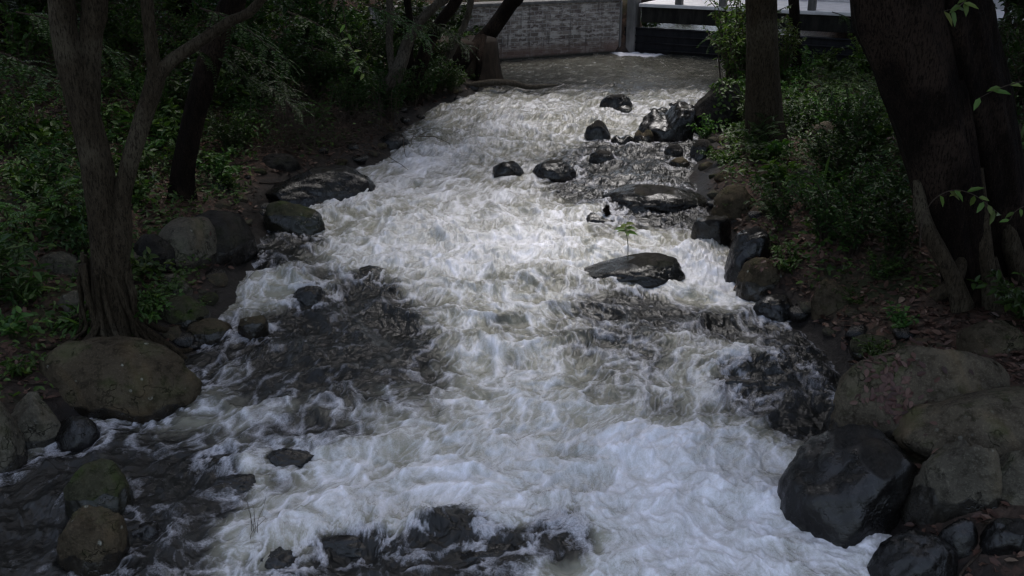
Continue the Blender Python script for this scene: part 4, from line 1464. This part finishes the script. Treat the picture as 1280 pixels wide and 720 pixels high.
lean = next(o for o in COL.objects if 'leaning across the end' in o.get('label', ''))
Yp = float(Pp[1])
for k, limb in enumerate([
    [(600, 48, 12, .5), (590, 64, 11, .1), (578, 84, 10, -.02), (566, 100, 9, -.05), (552, 112, 8, -.1)],
    [(592, 58, 10, .4), (574, 70, 10, .1), (558, 86, 9, -.02), (545, 104, 8, -.1)],
    [(604, 46, 9, .5), (600, 68, 8, .02), (598, 88, 7, -.04), (592, 108, 6, -.1)],
    [(585, 60, 9, .5), (562, 64, 9, .2), (540, 78, 8, .1), (526, 98, 7, 0)]]):
    P = limb_points(limb, Yp)
    S = smooth_path(P, 0.05)
    S[:, :3] -= np.array(lean.location)
    v, f, _ = tube(S[:, :3], S[:, 3], 12, bark_flute(120 + k, 0.15, 3))
    MB().add(v, f).build('root', M_BARK_DARK, lean)

# added canopy trees, unseen, placed so that their crowns shade the banks
cano = None
spots = [(-7.2, 5.2, 2.8), (-12.5, 14, 4.0), (-15.5, 20, 4.4), (-9.8, 19.5, 3.8), (-8.0, 25.0, 3.8), (-13, 27, 4.4), (-6.0, 30.5, 3.0),
         (8.2, 9.0, 3.2), (7.2, 5.5, 2.6), (10.5, 13, 4.0), (9.5, 18.5, 3.6), (13, 22, 4.4), (14, 15, 4.4), (11.5, 27.5, 3.4), (-10.2, 34, 4.0), (16, 31, 4.4), (-7.5, -3.0, 3.0), (8.0, -2.5, 3.0), (16, 41, 5.0)]
far_spots = [(-9, 44, 8.0, 13.5), (4.0, 52, 8.5, 13.5), (14, 45, 8.0, 13.5), (-7.5, 34, 4.6, 12.0), (10.5, 33.5, 4.6, 12.0), (-3, 62, 8.0, 20.0), (8, 66, 8.5, 21.0), (20, 56, 8.0, 17.0), (-16, 54, 8.0, 17.0)]
tm = MB()
S = smooth_path(np.array([(0, 0, -0.3, .26), (0.05, 0, 1.5, .2), (-0.1, 0.1, 4, .17), (0.1, 0, 7.5, .1)]), 0.1)
v, f, _ = tube(S[:, :3], S[:, 3], 16, bark_flute(2, 0.08, 3, 0.4))
tm.add(v, f)
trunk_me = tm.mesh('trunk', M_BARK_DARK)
for k, (x, y, s) in enumerate(spots):
    z = float(ground(x, y))
    side = 'left' if x < 0 else 'right'
    t = thing('unseen_canopy_tree', f'unseen dark-trunked tree added with a broad crown to shade the {side} bank', 'tree', (x, y, z), f'unseen shade trees on the {side} bank', k * 1.1)
    link('trunk', trunk_me, t)
    o = link('crown', CROWN[k % 3], t, (0, 0, max(7.6, 7.9 - z + 0.62 * s)))
    o.scale = (s, s, s)

for k, (x, y, s, h) in enumerate(far_spots):  # added trees above the view, blocking low sky from the water's reflections
    z = float(ground(x, y))
    t = thing('unseen_tall_tree', 'unseen tall tree added beyond the sluice bridge to darken reflections in the water', 'tree', (x, y, z), 'unseen trees beyond the bridge', k * 1.7)
    o = link('trunk', trunk_me, t)
    o.scale = (2.0, 2.0, h / 7.0)
    o = link('crown', CROWN[k % 3], t, (0, 0, h))
    o.scale = (s, s, s * 1.5)


def branch_mesh(seed, mat, leaf=0.05):
    g = np.random.default_rng(seed)
    mb = MB()
    P, D, N, L = [], [], [], []
    main = smooth_path(np.array([(0, 0, 0), (0.5, 0.05, -0.02), (1.1, 0, -0.15), (1.7, 0.08, -0.42)]), 0.05)
    mb.tube(main, np.linspace(0.02, 0.006, len(main)), 6)
    for k in range(26):
        u = 0.12 + 0.88 * k / 25
        p = main[int(u * (len(main) - 1))]
        side = -1 if k % 2 else 1
        fd = unit(np.array([0.55, side * 0.85, -0.15]) + g.normal(size=3) * 0.2)
        fl = g.uniform(0.4, 0.65)
        for r in range(13):
            t_ = (r + 1) / 13
            q = p + fd * fl * t_ - np.array([0, 0, 0.18 * t_ ** 2])
            sd = unit(np.cross(fd, [0, 0, 1]))
            for sg in (-1, 1):
                P.append(q)
                D.append(sd * sg + fd * 0.5 + np.array([0, 0, -0.1]))
                N.append(np.array([0, 0, 1]) + g.normal(size=3) * 0.15)
                L.append(leaf * 1.5 * g.uniform(0.8, 1.15))
    P, D, N, L = map(np.array, (P, D, N, L))
    N = N + g.normal(size=N.shape) * 0.35
    v, f = leaves(P, D, N, L, L * 0.45, 0.12, 0.15)
    sv, sf = np.concatenate(mb.v), np.concatenate(mb.f[4])
    return mesh_np('low_branch', np.concatenate([sv, v]), [np.concatenate([sf, f + len(sv)])], [M_TWIG, mat],
                   {'rnd': np.concatenate([np.full(len(sv), .5), np.repeat(g.beta(2, 3, len(P)), 6)])}, True, np.concatenate([np.zeros(len(sf)), np.ones(len(f))]))


BRANCH = [branch_mesh(61, M_LEAF_DARK), branch_mesh(62, M_LEAF_DARK)]
_trees = {o['label']: o for o in COL.objects if o.get('category') == 'tree'}


def low_branch(key, px, py, Y, rz, s, k, tilt=0.25):
    tr = next(o for l, o in _trees.items() if key in l)
    p = at_y(px, py, Y)
    o = link('low_branch', BRANCH[k], tr, np.array(p) - np.array(tr.location))
    o.rotation_euler = (random.uniform(-.3, .3), tilt, rz)
    s *= 0.72
    o.scale = (s, s, s)


for px, py, Y, rz, s, k in [(250, 10, 14, -0.3, 1.1, 0), (285, 55, 15, -0.5, 1.0, 1), (230, 60, 14.5, 0.2, 0.9, 0), (300, 95, 15.5, -0.2, 0.8, 1)]:
    low_branch('dark leaning trunk behind the forked tree', px, py, Y, rz, s, k)
for px, py, Y, rz, s, k in [(360, 15, 17, -0.4, 1.2, 0), (390, 60, 17, 0.1, 0.8, 1), (455, 5, 18.5, -0.2, 1.0, 1), (520, 20, 21, -0.4, 1.0, 1)]:
    low_branch('slender pale-barked', px, py, Y, rz, s, k)
for px, py, Y, rz, s, k in [(20, 15, 13, 0.2, 1.0, 0), (-20, 60, 12.5, -0.2, 1.0, 1)]:
    low_branch('grey-brown tree forking', px, py, Y, rz, s, k)
for px, py, Y, rz, s, k in [(985, 20, 26, 3.6, 1.2, 0), (960, 5, 26, 3.3, 1.3, 0), (1040, 15, 26, -0.3, 1.0, 0), (1075, 40, 25, 0.2, 0.9, 0)]:
    low_branch('thin black trunk', px, py, Y, rz, s, k)

# ------------------------------------------------------------------ driftwood, twigs, sapling and shoots
d0 = on_water(590, 113)
pts = np.array([at_y(545, 86, d0[1] + 0.1), at_y(558, 100, d0[1] - .1), at_y(585, 106, d0[1] - .15), at_y(615, 103, d0[1] - .1), at_y(640, 104, d0[1] + .0), at_y(660, 109, d0[1] + .0), at_y(680, 108, d0[1] + .0), at_y(698, 106, d0[1] + .0)])
S = smooth_path(np.hstack([pts - pts[3], np.array([[.05], [.06], [.068], [.075], [.07], [.06], [.05], [.02]])]), 0.05)
v, f, _ = tube(S[:, :3], S[:, 3], 14, bark_flute(5, 0.18, 4))
tag(MB().add(v, f).build('driftwood_log', M_BARK_PALE, None, pts[3]), 'pale crooked driftwood log reaching into the stream from the pier', 'log')

# dry brush on the left bank
def brush_mesh(seed):
    g = np.random.default_rng(seed)
    mb = MB()
    for k in range(60):
        p = g.normal(size=3) * np.array([0.35, 0.25, 0.0])
        d = unit(g.normal(size=3) * np.array([1, 1, 0.5]) + np.array([0, 0, 0.6]))
        L = g.uniform(0.4, 1.1)
        pts = [p]
        for q in range(6):
            d = unit(d + g.normal(size=3) * 0.22 + np.array([0, 0, -0.10]))
            pts.append(pts[-1] + d * L / 6)
        mb.tube(np.array(pts), np.linspace(0.008, 0.003, 7) * g.uniform(0.6, 1.4), 5, cap=False)
    return mb.mesh('dry_brush', M_TWIG)


BR = [brush_mesh(51), brush_mesh(52)]
for k, (px, py) in enumerate([(345, 188), (372, 180), (398, 172), (425, 176), (450, 160), (360, 160), (410, 150), (470, 165), (330, 165)]):
    p = on_ground(px, py)
    o = link('dry_brush', BR[k % 2], None, p)
    o.rotation_euler.z = k * 1.7
    tag(o, 'tangle of bare dry twigs on the shaded bank beside the leaf litter', 'brush', 'dry brush tangles on the bank')

# sticks lying on the banks
for k, (px, py, rz, L) in enumerate([(1150, 408, 0.3, 0.7), (1105, 400, 2.2, 0.5), (1240, 470, 0.2, 0.5), (1190, 455, 1.2, 0.35), (345, 230, 0.6, 0.6), (375, 218, 2.6, 0.5), (40, 480, 0.1, 0.7), (70, 468, 2.9, 0.5), (300, 205, 1.0, 0.7), (980, 330, 1.8, 0.6), (1230, 690, 0.4, 0.5)]):
    p = on_ground(px, py)
    g = np.random.default_rng(200 + k)
    S = np.array([(q * L * math.cos(rz) + g.normal() * .015, q * L * math.sin(rz) + g.normal() * .015, 0) for q in np.linspace(-.5, .5, 7)])
    S[:, 2] = ground(p[0] + S[:, 0], p[1] + S[:, 1]) - p[2] + 0.015
    S = smooth_path(S, 0.03)
    o = MB().tube(S, np.linspace(0.014, 0.006, len(S)), 7, bark_flute(k, 0.2, 3)).build('stick', M_TWIG, None, p)
    tag(o, 'crooked bare stick lying on the dead leaves of the bank', 'stick', 'sticks on the banks')

# sapling behind the wedge-shaped boulder
bl = next(q for q in ROCK_OBJ if 'green sapling' in q[6])
p = at_y(785, 322, bl[1] + 0.05)
t = thing('sapling', 'slender green sapling with a whorl of broad leaves on the wedge-shaped boulder', 'sapling', p)
top = at_y(782, 282, bl[1] + 0.05) - p
S = smooth_path(np.array([(0, 0, -0.1), top * 0.4 + np.array([0.012, 0, 0]), top * 0.8, top]), 0.03)
MB().tube(S, np.linspace(0.007, 0.004, len(S)), 6).build('stem', M_STEM, t)
for k in range(9):
    a = k * 2.4
    v, f = leaves([top * (0.80 + 0.025 * k)], [(math.cos(a), math.sin(a) * 0.9, 0.10 + 0.05 * k - 0.15)], [(0.1, -0.5, 1)], 0.17 - 0.004 * k, 0.075, 0.12, 0.28)
    MB().add(v, f, rnd=np.full(6, 0.35 + 0.07 * k)).build('leaf', M_LEAF_FRESH, t)

# dark stub on the low rock below the log-like boulder
bl = next(q for q in ROCK_OBJ if 'knobbly stub' in q[6])
p = at_y(758, 271, bl[1])
mb = MB()
for k, (r, z, dx) in enumerate([(0.065, 0.0, 0), (0.05, 0.06, 0.015), (0.055, 0.11, -0.01), (0.035, 0.165, 0.01)]):
    v, f = ico(3)
    q = v * np.array([r, r, r * 0.75]) * (1 + 0.25 * perlin3(v * 1.8 + k, k))[:, None] + np.array([dx, 0, z])
    mb.add(q, f)
S = np.array([(0, 0, -0.1), (0.01, 0, 0.05), (-0.005, 0, 0.15)])
mb.tube(S, [0.05, 0.04, 0.02], 8)
tag(mb.build('dark_stub', M_BARK_DARK, None, p), 'short knobbly dark stub standing on the low wet rock in mid-stream', 'stub')

# bare twigs before the reddish black rock
p = on_water(318, 672)
mb = MB()
for k in range(6):
    g = np.random.default_rng(70 + k)
    tip = np.array([g.uniform(-.1, .16), g.uniform(-.1, .1), g.uniform(0.2, 0.5)])
    S = smooth_path(np.array([(0.02 * k - 0.06, 0, -0.2), tip * 0.4 + g.normal(size=3) * 0.03, tip * 0.75 + g.normal(size=3) * 0.03, tip]), 0.03)
    mb.tube(S, np.linspace(0.0035, 0.0014, len(S)), 5, cap=False)
tag(mb.build('bare_twig', M_TWIG, None, p), 'bare forked twig sticking out of the foam by the reddish black rock', 'twig')


def shoot(name, label, pix, Y, leaf, seed, nl, mat=M_LEAF_FRESH):
    """a leafy shoot along photo pixels at its own distance"""
    g = np.random.default_rng(seed)
    pts = np.array([at_y(a, b, Y + c) for a, b, c in pix])
    t = thing(name, label, 'shoot', pts[0])
    S = smooth_path(pts - pts[0], 0.03)
    MB().tube(S, np.linspace(0.009, 0.003, len(S)), 6).build('stem', M_TWIG, t)
    for k in range(nl):
        i = int((0.45 + 0.55 * k / max(nl - 1, 1)) * (len(S) - 1))
        d = np.array([g.normal() * 0.8, -0.3 + g.normal() * 0.3, -0.5 + g.normal() * 0.45])
        v, f = leaves([S[i]], [d], [(0.2 * g.normal(), -0.7, 0.8)], leaf * g.uniform(0.75, 1.2), leaf * 0.36, 0.15, 0.2)
        MB().add(v, f, rnd=np.full(6, g.uniform(0.2, 1))).build('leaf', mat, t)
    return t


yg = GBp[1]
shoot('leafy_shoot', 'yellow-green leafy shoot arching in front of the great trunk', [(1150, 310, -.5), (1152, 280, -.55), (1165, 252, -.6), (1190, 238, -.65), (1218, 244, -.6), (1250, 268, -.55)], yg, 0.15, 81, 11)
shoot('leafy_shoot', 'small leafy shoot beside the edge of the great trunk, higher than the arching one', [(1290, 100, -.3), (1268, 104, -.35), (1245, 112, -.4), (1225, 122, -.4)], yg, 0.16, 82, 4)
shoot('leafy_shoot', 'pale green leafy shoot hanging at the top of the great trunk', [(1230, -25, -.6), (1212, -5, -.65), (1198, 8, -.7), (1180, 14, -.7)], yg, 0.15, 83, 7)
shoot('leafy_shoot', 'bright leafy shoot hanging before the dark bushes near the leaning pale trunk', [(425, -20, -.0), (432, 30, -.1), (440, 60, -.1), (455, 92, -.1)], 15.5, 0.15, 84, 8)
shoot('leafy_shoot', 'pale leaf spray at the edge of the view beside the great trunk', [(1300, 250, -.3), (1272, 262, -.3), (1262, 275, -.3)], yg, 0.12, 85, 4)

# notable small plants
for px, py, k, s, lab, nm in [
    (1112, 512, 0, 0.42, 'small green tuft growing in the leaf-filled hollow of the tan boulder', 'low_plant'),
    (1092, 452, 1, 0.5, 'small pale-leaved plant beside the mossy low stone', 'low_plant'),
    (1122, 412, 0, 0.5, 'seedling standing alone in dead leaves below the great trunk', 'low_plant'),
    (1062, 378, 2, 0.45, 'low plant on the squarish brown stone', 'low_plant'),
    (205, 372, 2, 0.7, 'leafy plant beside the roots of the forked tree', 'low_plant'),
    (235, 395, 2, 0.55, 'leafy plant spilling over the mossy mound', 'low_plant'),
    (180, 395, 0, 0.6, 'broad-leaved plant growing against the foot of the forked tree', 'low_plant'),
    (35, 470, 0, 0.5, 'low plant above the squarish grey boulder', 'low_plant'),
    (915, 270, 1, 0.5, 'leafy plant trailing over the smooth rounded boulder', 'low_plant'),
    (955, 318, 2, 0.6, 'leafy plant above the brown boulder with the leaf-strewn top', 'low_plant'),
    (985, 340, 1, 0.6, 'leafy plant at the foot of the rocky slope', 'low_plant'),
    (900, 205, 2, 0.8, 'thick leafy plant on the bank above the log-like boulder', 'low_plant'),
    (880, 175, 1, 0.7, 'leafy plant below the ivy-grown boulder', 'low_plant'),
]:
    put_plant(nm, LOW[k], on_ground(px, py), s, lab, 'plant')
for px, py, s, lab in [(1050, 128, 0.9, 'bright fern arching over the slope behind the slender tree'), (1085, 118, 0.8, 'fern beside the bright arching one, closer to the great trunk'),
                       (1035, 205, 0.8, 'fern on the rocky slope beneath the pale tan stone'), (1065, 165, 0.8, 'fern in the middle of the slope near the great trunk')]:
    put_plant('fern', FERN[0], on_ground(px, py), s, lab, 'fern')


# ------------------------------------------------------------------ ground cover and fallen leaves (uncountable)
def scatter(n, lo, hi):
    x = rng.uniform(lo[0], hi[0], n)
    y = rng.uniform(lo[1], hi[1], n)
    z = ground(x, y)
    d = river_d(x, y)
    return x, y, z, d


def on_rock(x, y):
    m = np.zeros(len(x), bool)
    for q in ROCK_OBJ:
        m |= ((x - q[0]) / q[2]) ** 2 + ((y - q[1]) / q[3]) ** 2 < 0.85
    return m


x, y, z, d = scatter(190000, (-14, 6), (13, 30.5))
f_ = y * _cp - (z - CAM_H) * _sp
px = 640 + FPX * x / f_
keep = (d > 0.12) & (px > -80) & (px < 1360) & ~on_rock(x, y)
den = 0.55 + 0.6 * fbm2(x * 0.5, y * 0.5, 3, seed=90)
den = np.where(x > 0, den + 0.9 * (y < 13) - 0.3 * (y > 14.5), den - 0.2)
keep &= rng.uniform(0, 1, len(x)) < den
x, y, z = x[keep], y[keep], z[keep]
n = len(x)
D = np.stack([rng.normal(size=n), rng.normal(size=n), rng.normal(size=n) * 0.25], 1)
N = np.stack([rng.normal(size=n) * 0.4, rng.normal(size=n) * 0.4, np.ones(n)], 1)
L = rng.uniform(0.05, 0.12, n)
v, f = leaves(np.stack([x, y, z + rng.uniform(0.004, 0.03, n)], 1), D, N, L, L * rng.uniform(0.4, 0.6, n), 0.15, rng.uniform(-0.2, 0.2, (n, 1)))
tag(link('fallen_leaves', mesh_np('fallen_leaves', v, [f], M_LITTER, {'rnd': np.repeat(rng.beta(2, 2.5, n), 6)})), 'reddish brown dead leaves strewn over both banks', 'leaf litter', None, 'stuff')
print('litter', n)

x, y, z, d = scatter(230000, (-18, 7), (14, 31))
f_ = y * _cp - (z - CAM_H) * _sp
px = 640 + FPX * x / f_
py = 360 - FPX * (y * _sp + (z - CAM_H) * _cp) / f_
keep = (d > 0.35) & (px > -80) & (px < 1360) & (py > -80) & ~on_rock(x, y)
den = 0.3 + 1.2 * fbm2(x * 0.6 + 9, y * 0.6, 3, seed=95) + 0.3 * (x < -4.5) + 0.25 * ((x > 0) & (y > 13))
for bx in LITTER_BOX[:3]:
    den = np.where((px > bx[0]) & (px < bx[2]) & (py > bx[1]) & (py < bx[3]), den - 0.5, den)
keep &= rng.uniform(0, 1, len(x)) < den
x, y, z = x[keep], y[keep], z[keep]
n = len(x)
D = np.stack([rng.normal(size=n), rng.normal(size=n) - 0.2, rng.normal(size=n) * 0.4], 1)
N = np.stack([rng.normal(size=n) * 0.4, rng.normal(size=n) * 0.4 - 0.2, np.ones(n)], 1)
L = rng.uniform(0.05, 0.11, n)
v, f = leaves(np.stack([x, y, z + rng.uniform(0.02, 0.22, n)], 1), D, N, L, L * rng.uniform(0.4, 0.6, n), 0.15, 0.2)
tag(link('ground_cover', mesh_np('ground_cover', v, [f], M_LEAF, {'rnd': np.repeat(rng.beta(2, 3, n), 6)})), 'low green creeping leaves covering the forest floor', 'ground cover', None, 'stuff')
print('cover', n)

# leaves caught on the boulders, ivy on one of them
from mathutils.bvhtree import BVHTree


def on_boulder(key, n, seed, centre=None, rad=None, steep=0.35):
    g = np.random.default_rng(seed)
    out = []
    for o in COL.objects:
        if o.type == 'MESH' and key in o.get('label', '') and o.get('category') in ('boulder', 'rock'):
            me = o.data
            tr = BVHTree.FromPolygons([v.co[:] for v in me.vertices], [p.vertices[:] for p in me.polygons])
            q = next(r for r in ROCK_OBJ if r[6] == o['label'])
            for _ in range(n):
                if centre is None:
                    x, y = g.uniform(-1, 1) * q[2], g.uniform(-1, 1) * q[3]
                else:
                    x, y = centre[0] - q[0] + g.normal() * rad, centre[1] - q[1] + g.normal() * rad
                loc, nrm, _i, _d = tr.ray_cast((x, y, 5), (0, 0, -1))
                if loc is not None and nrm.z > steep:
                    out.append((loc.x + q[0], loc.y + q[1], loc.z + q[5], *nrm))
    return np.array(out).reshape(-1, 6)


LV = []
for key, n_, c_, r_ in [('squarish grey boulder wedged', 8, None, None), ('humped rounded grey', 6, None, None), ('leaf-strewn top', 45, None, None), ('with a pale scar', 14, None, None),
                        ('angular peaked grey', 6, None, None), ('rounded brown boulder on the leafy', 14, None, None), ('sunk in dead leaves', 14, None, None), ('squarish brown stone on leaf', 12, None, None)]:
    LV.append(on_boulder(key, n_, len(key), c_, r_))
hc = hit(1112, 505, lambda x, y: float(surf(x, y)) + 0.42)
LV.append(on_boulder('very large smooth tan boulder', 150, 5, hc, 0.13, 0.0))
LV.append(on_boulder('very large smooth tan boulder', 14, 6))
LV = np.concatenate(LV)
g = np.random.default_rng(8)
n = len(LV)
D = g.normal(size=(n, 3))
D -= LV[:, 3:] * (D * LV[:, 3:]).sum(1)[:, None] * 0.8
L = g.uniform(0.05, 0.10, n)
v, f = leaves(LV[:, :3] + LV[:, 3:] * 0.008, D, LV[:, 3:], L, L * 0.5, 0.15, 0.0)
tag(link('fallen_leaves', mesh_np('fallen_leaves', v, [f], M_LITTER, {'rnd': np.repeat(g.beta(2, 2, n), 6)})), 'dead leaves caught on the tops of the bank boulders', 'leaf litter', None, 'stuff')
IV = on_boulder('ivy-grown boulder on the bank', 520, 9, None, None, 0.05)
IV = IV[(IV[:, 0] + 0.5 * IV[:, 1] * 0 > next(q for q in ROCK_OBJ if 'large dark ivy-grown' in q[6])[0] - 0.15)] if len(IV) else IV
n = len(IV)
D = g.normal(size=(n, 3)) + np.array([0, -0.3, -0.4])
v, f = leaves(IV[:, :3] + IV[:, 3:] * 0.03, D, IV[:, 3:], 0.09, 0.055, 0.15, 0.2)
tag(link('ivy', mesh_np('ivy', v, [f], M_LEAF, {'rnd': np.repeat(g.beta(2, 3, n), 6)})), 'green ivy spreading over the large dark boulder by the slender trunk', 'ivy')

# small stones along both banks
STN = []
for k in range(5):
    p_, f_ = rock_shape(400 + k, 7, 0.0, 3)
    STN.append(mesh_np('stone', p_ * np.array([1, 0.9, 0.6]), [f_], M_ROCK[('grey', 'brown', 'black', 'moss', 'tan')[k]], {'wet': np.full(len(p_), 1.0 if k == 2 else 0.0)}))
k = 0
for i in range(900):
    y = random.uniform(6.5, 26)
    left = random.random() < 0.5
    off = abs(random.gauss(0, 0.5)) - 0.05
    x = float(xl(y)) - off if left else float(xr(y)) + off
    if any((x - q[0]) ** 2 / q[2] ** 2 + (y - q[1]) ** 2 / q[3] ** 2 < 1.05 for q in ROCK_OBJ):
        continue
    z = float(surf(x, y))
    px_, py_ = proj((x, y, z))
    if not (-20 < px_ < 1300 and 0 < py_ < 740):
        continue
    s = random.uniform(0.05, 0.17)
    wetk = off < 0.12
    o = link('stone', STN[2] if wetk else random.choice(STN), None, (x, y, z))
    o.scale = (s, s * random.uniform(0.8, 1.1), s * random.uniform(0.7, 1.1))
    o.rotation_euler.z = random.uniform(0, 6.28)
    w_ = 'wet' if o.data is STN[2] else 'dry'
    tag(o, f'small {"dark wet" if w_ == "wet" else "dry"} stone lying between the boulders along the {"left" if left else "right"} bank', 'stone', f'small {w_} stones on the {"left" if left else "right"} bank')
    k += 1
    if k >= 130:
        break
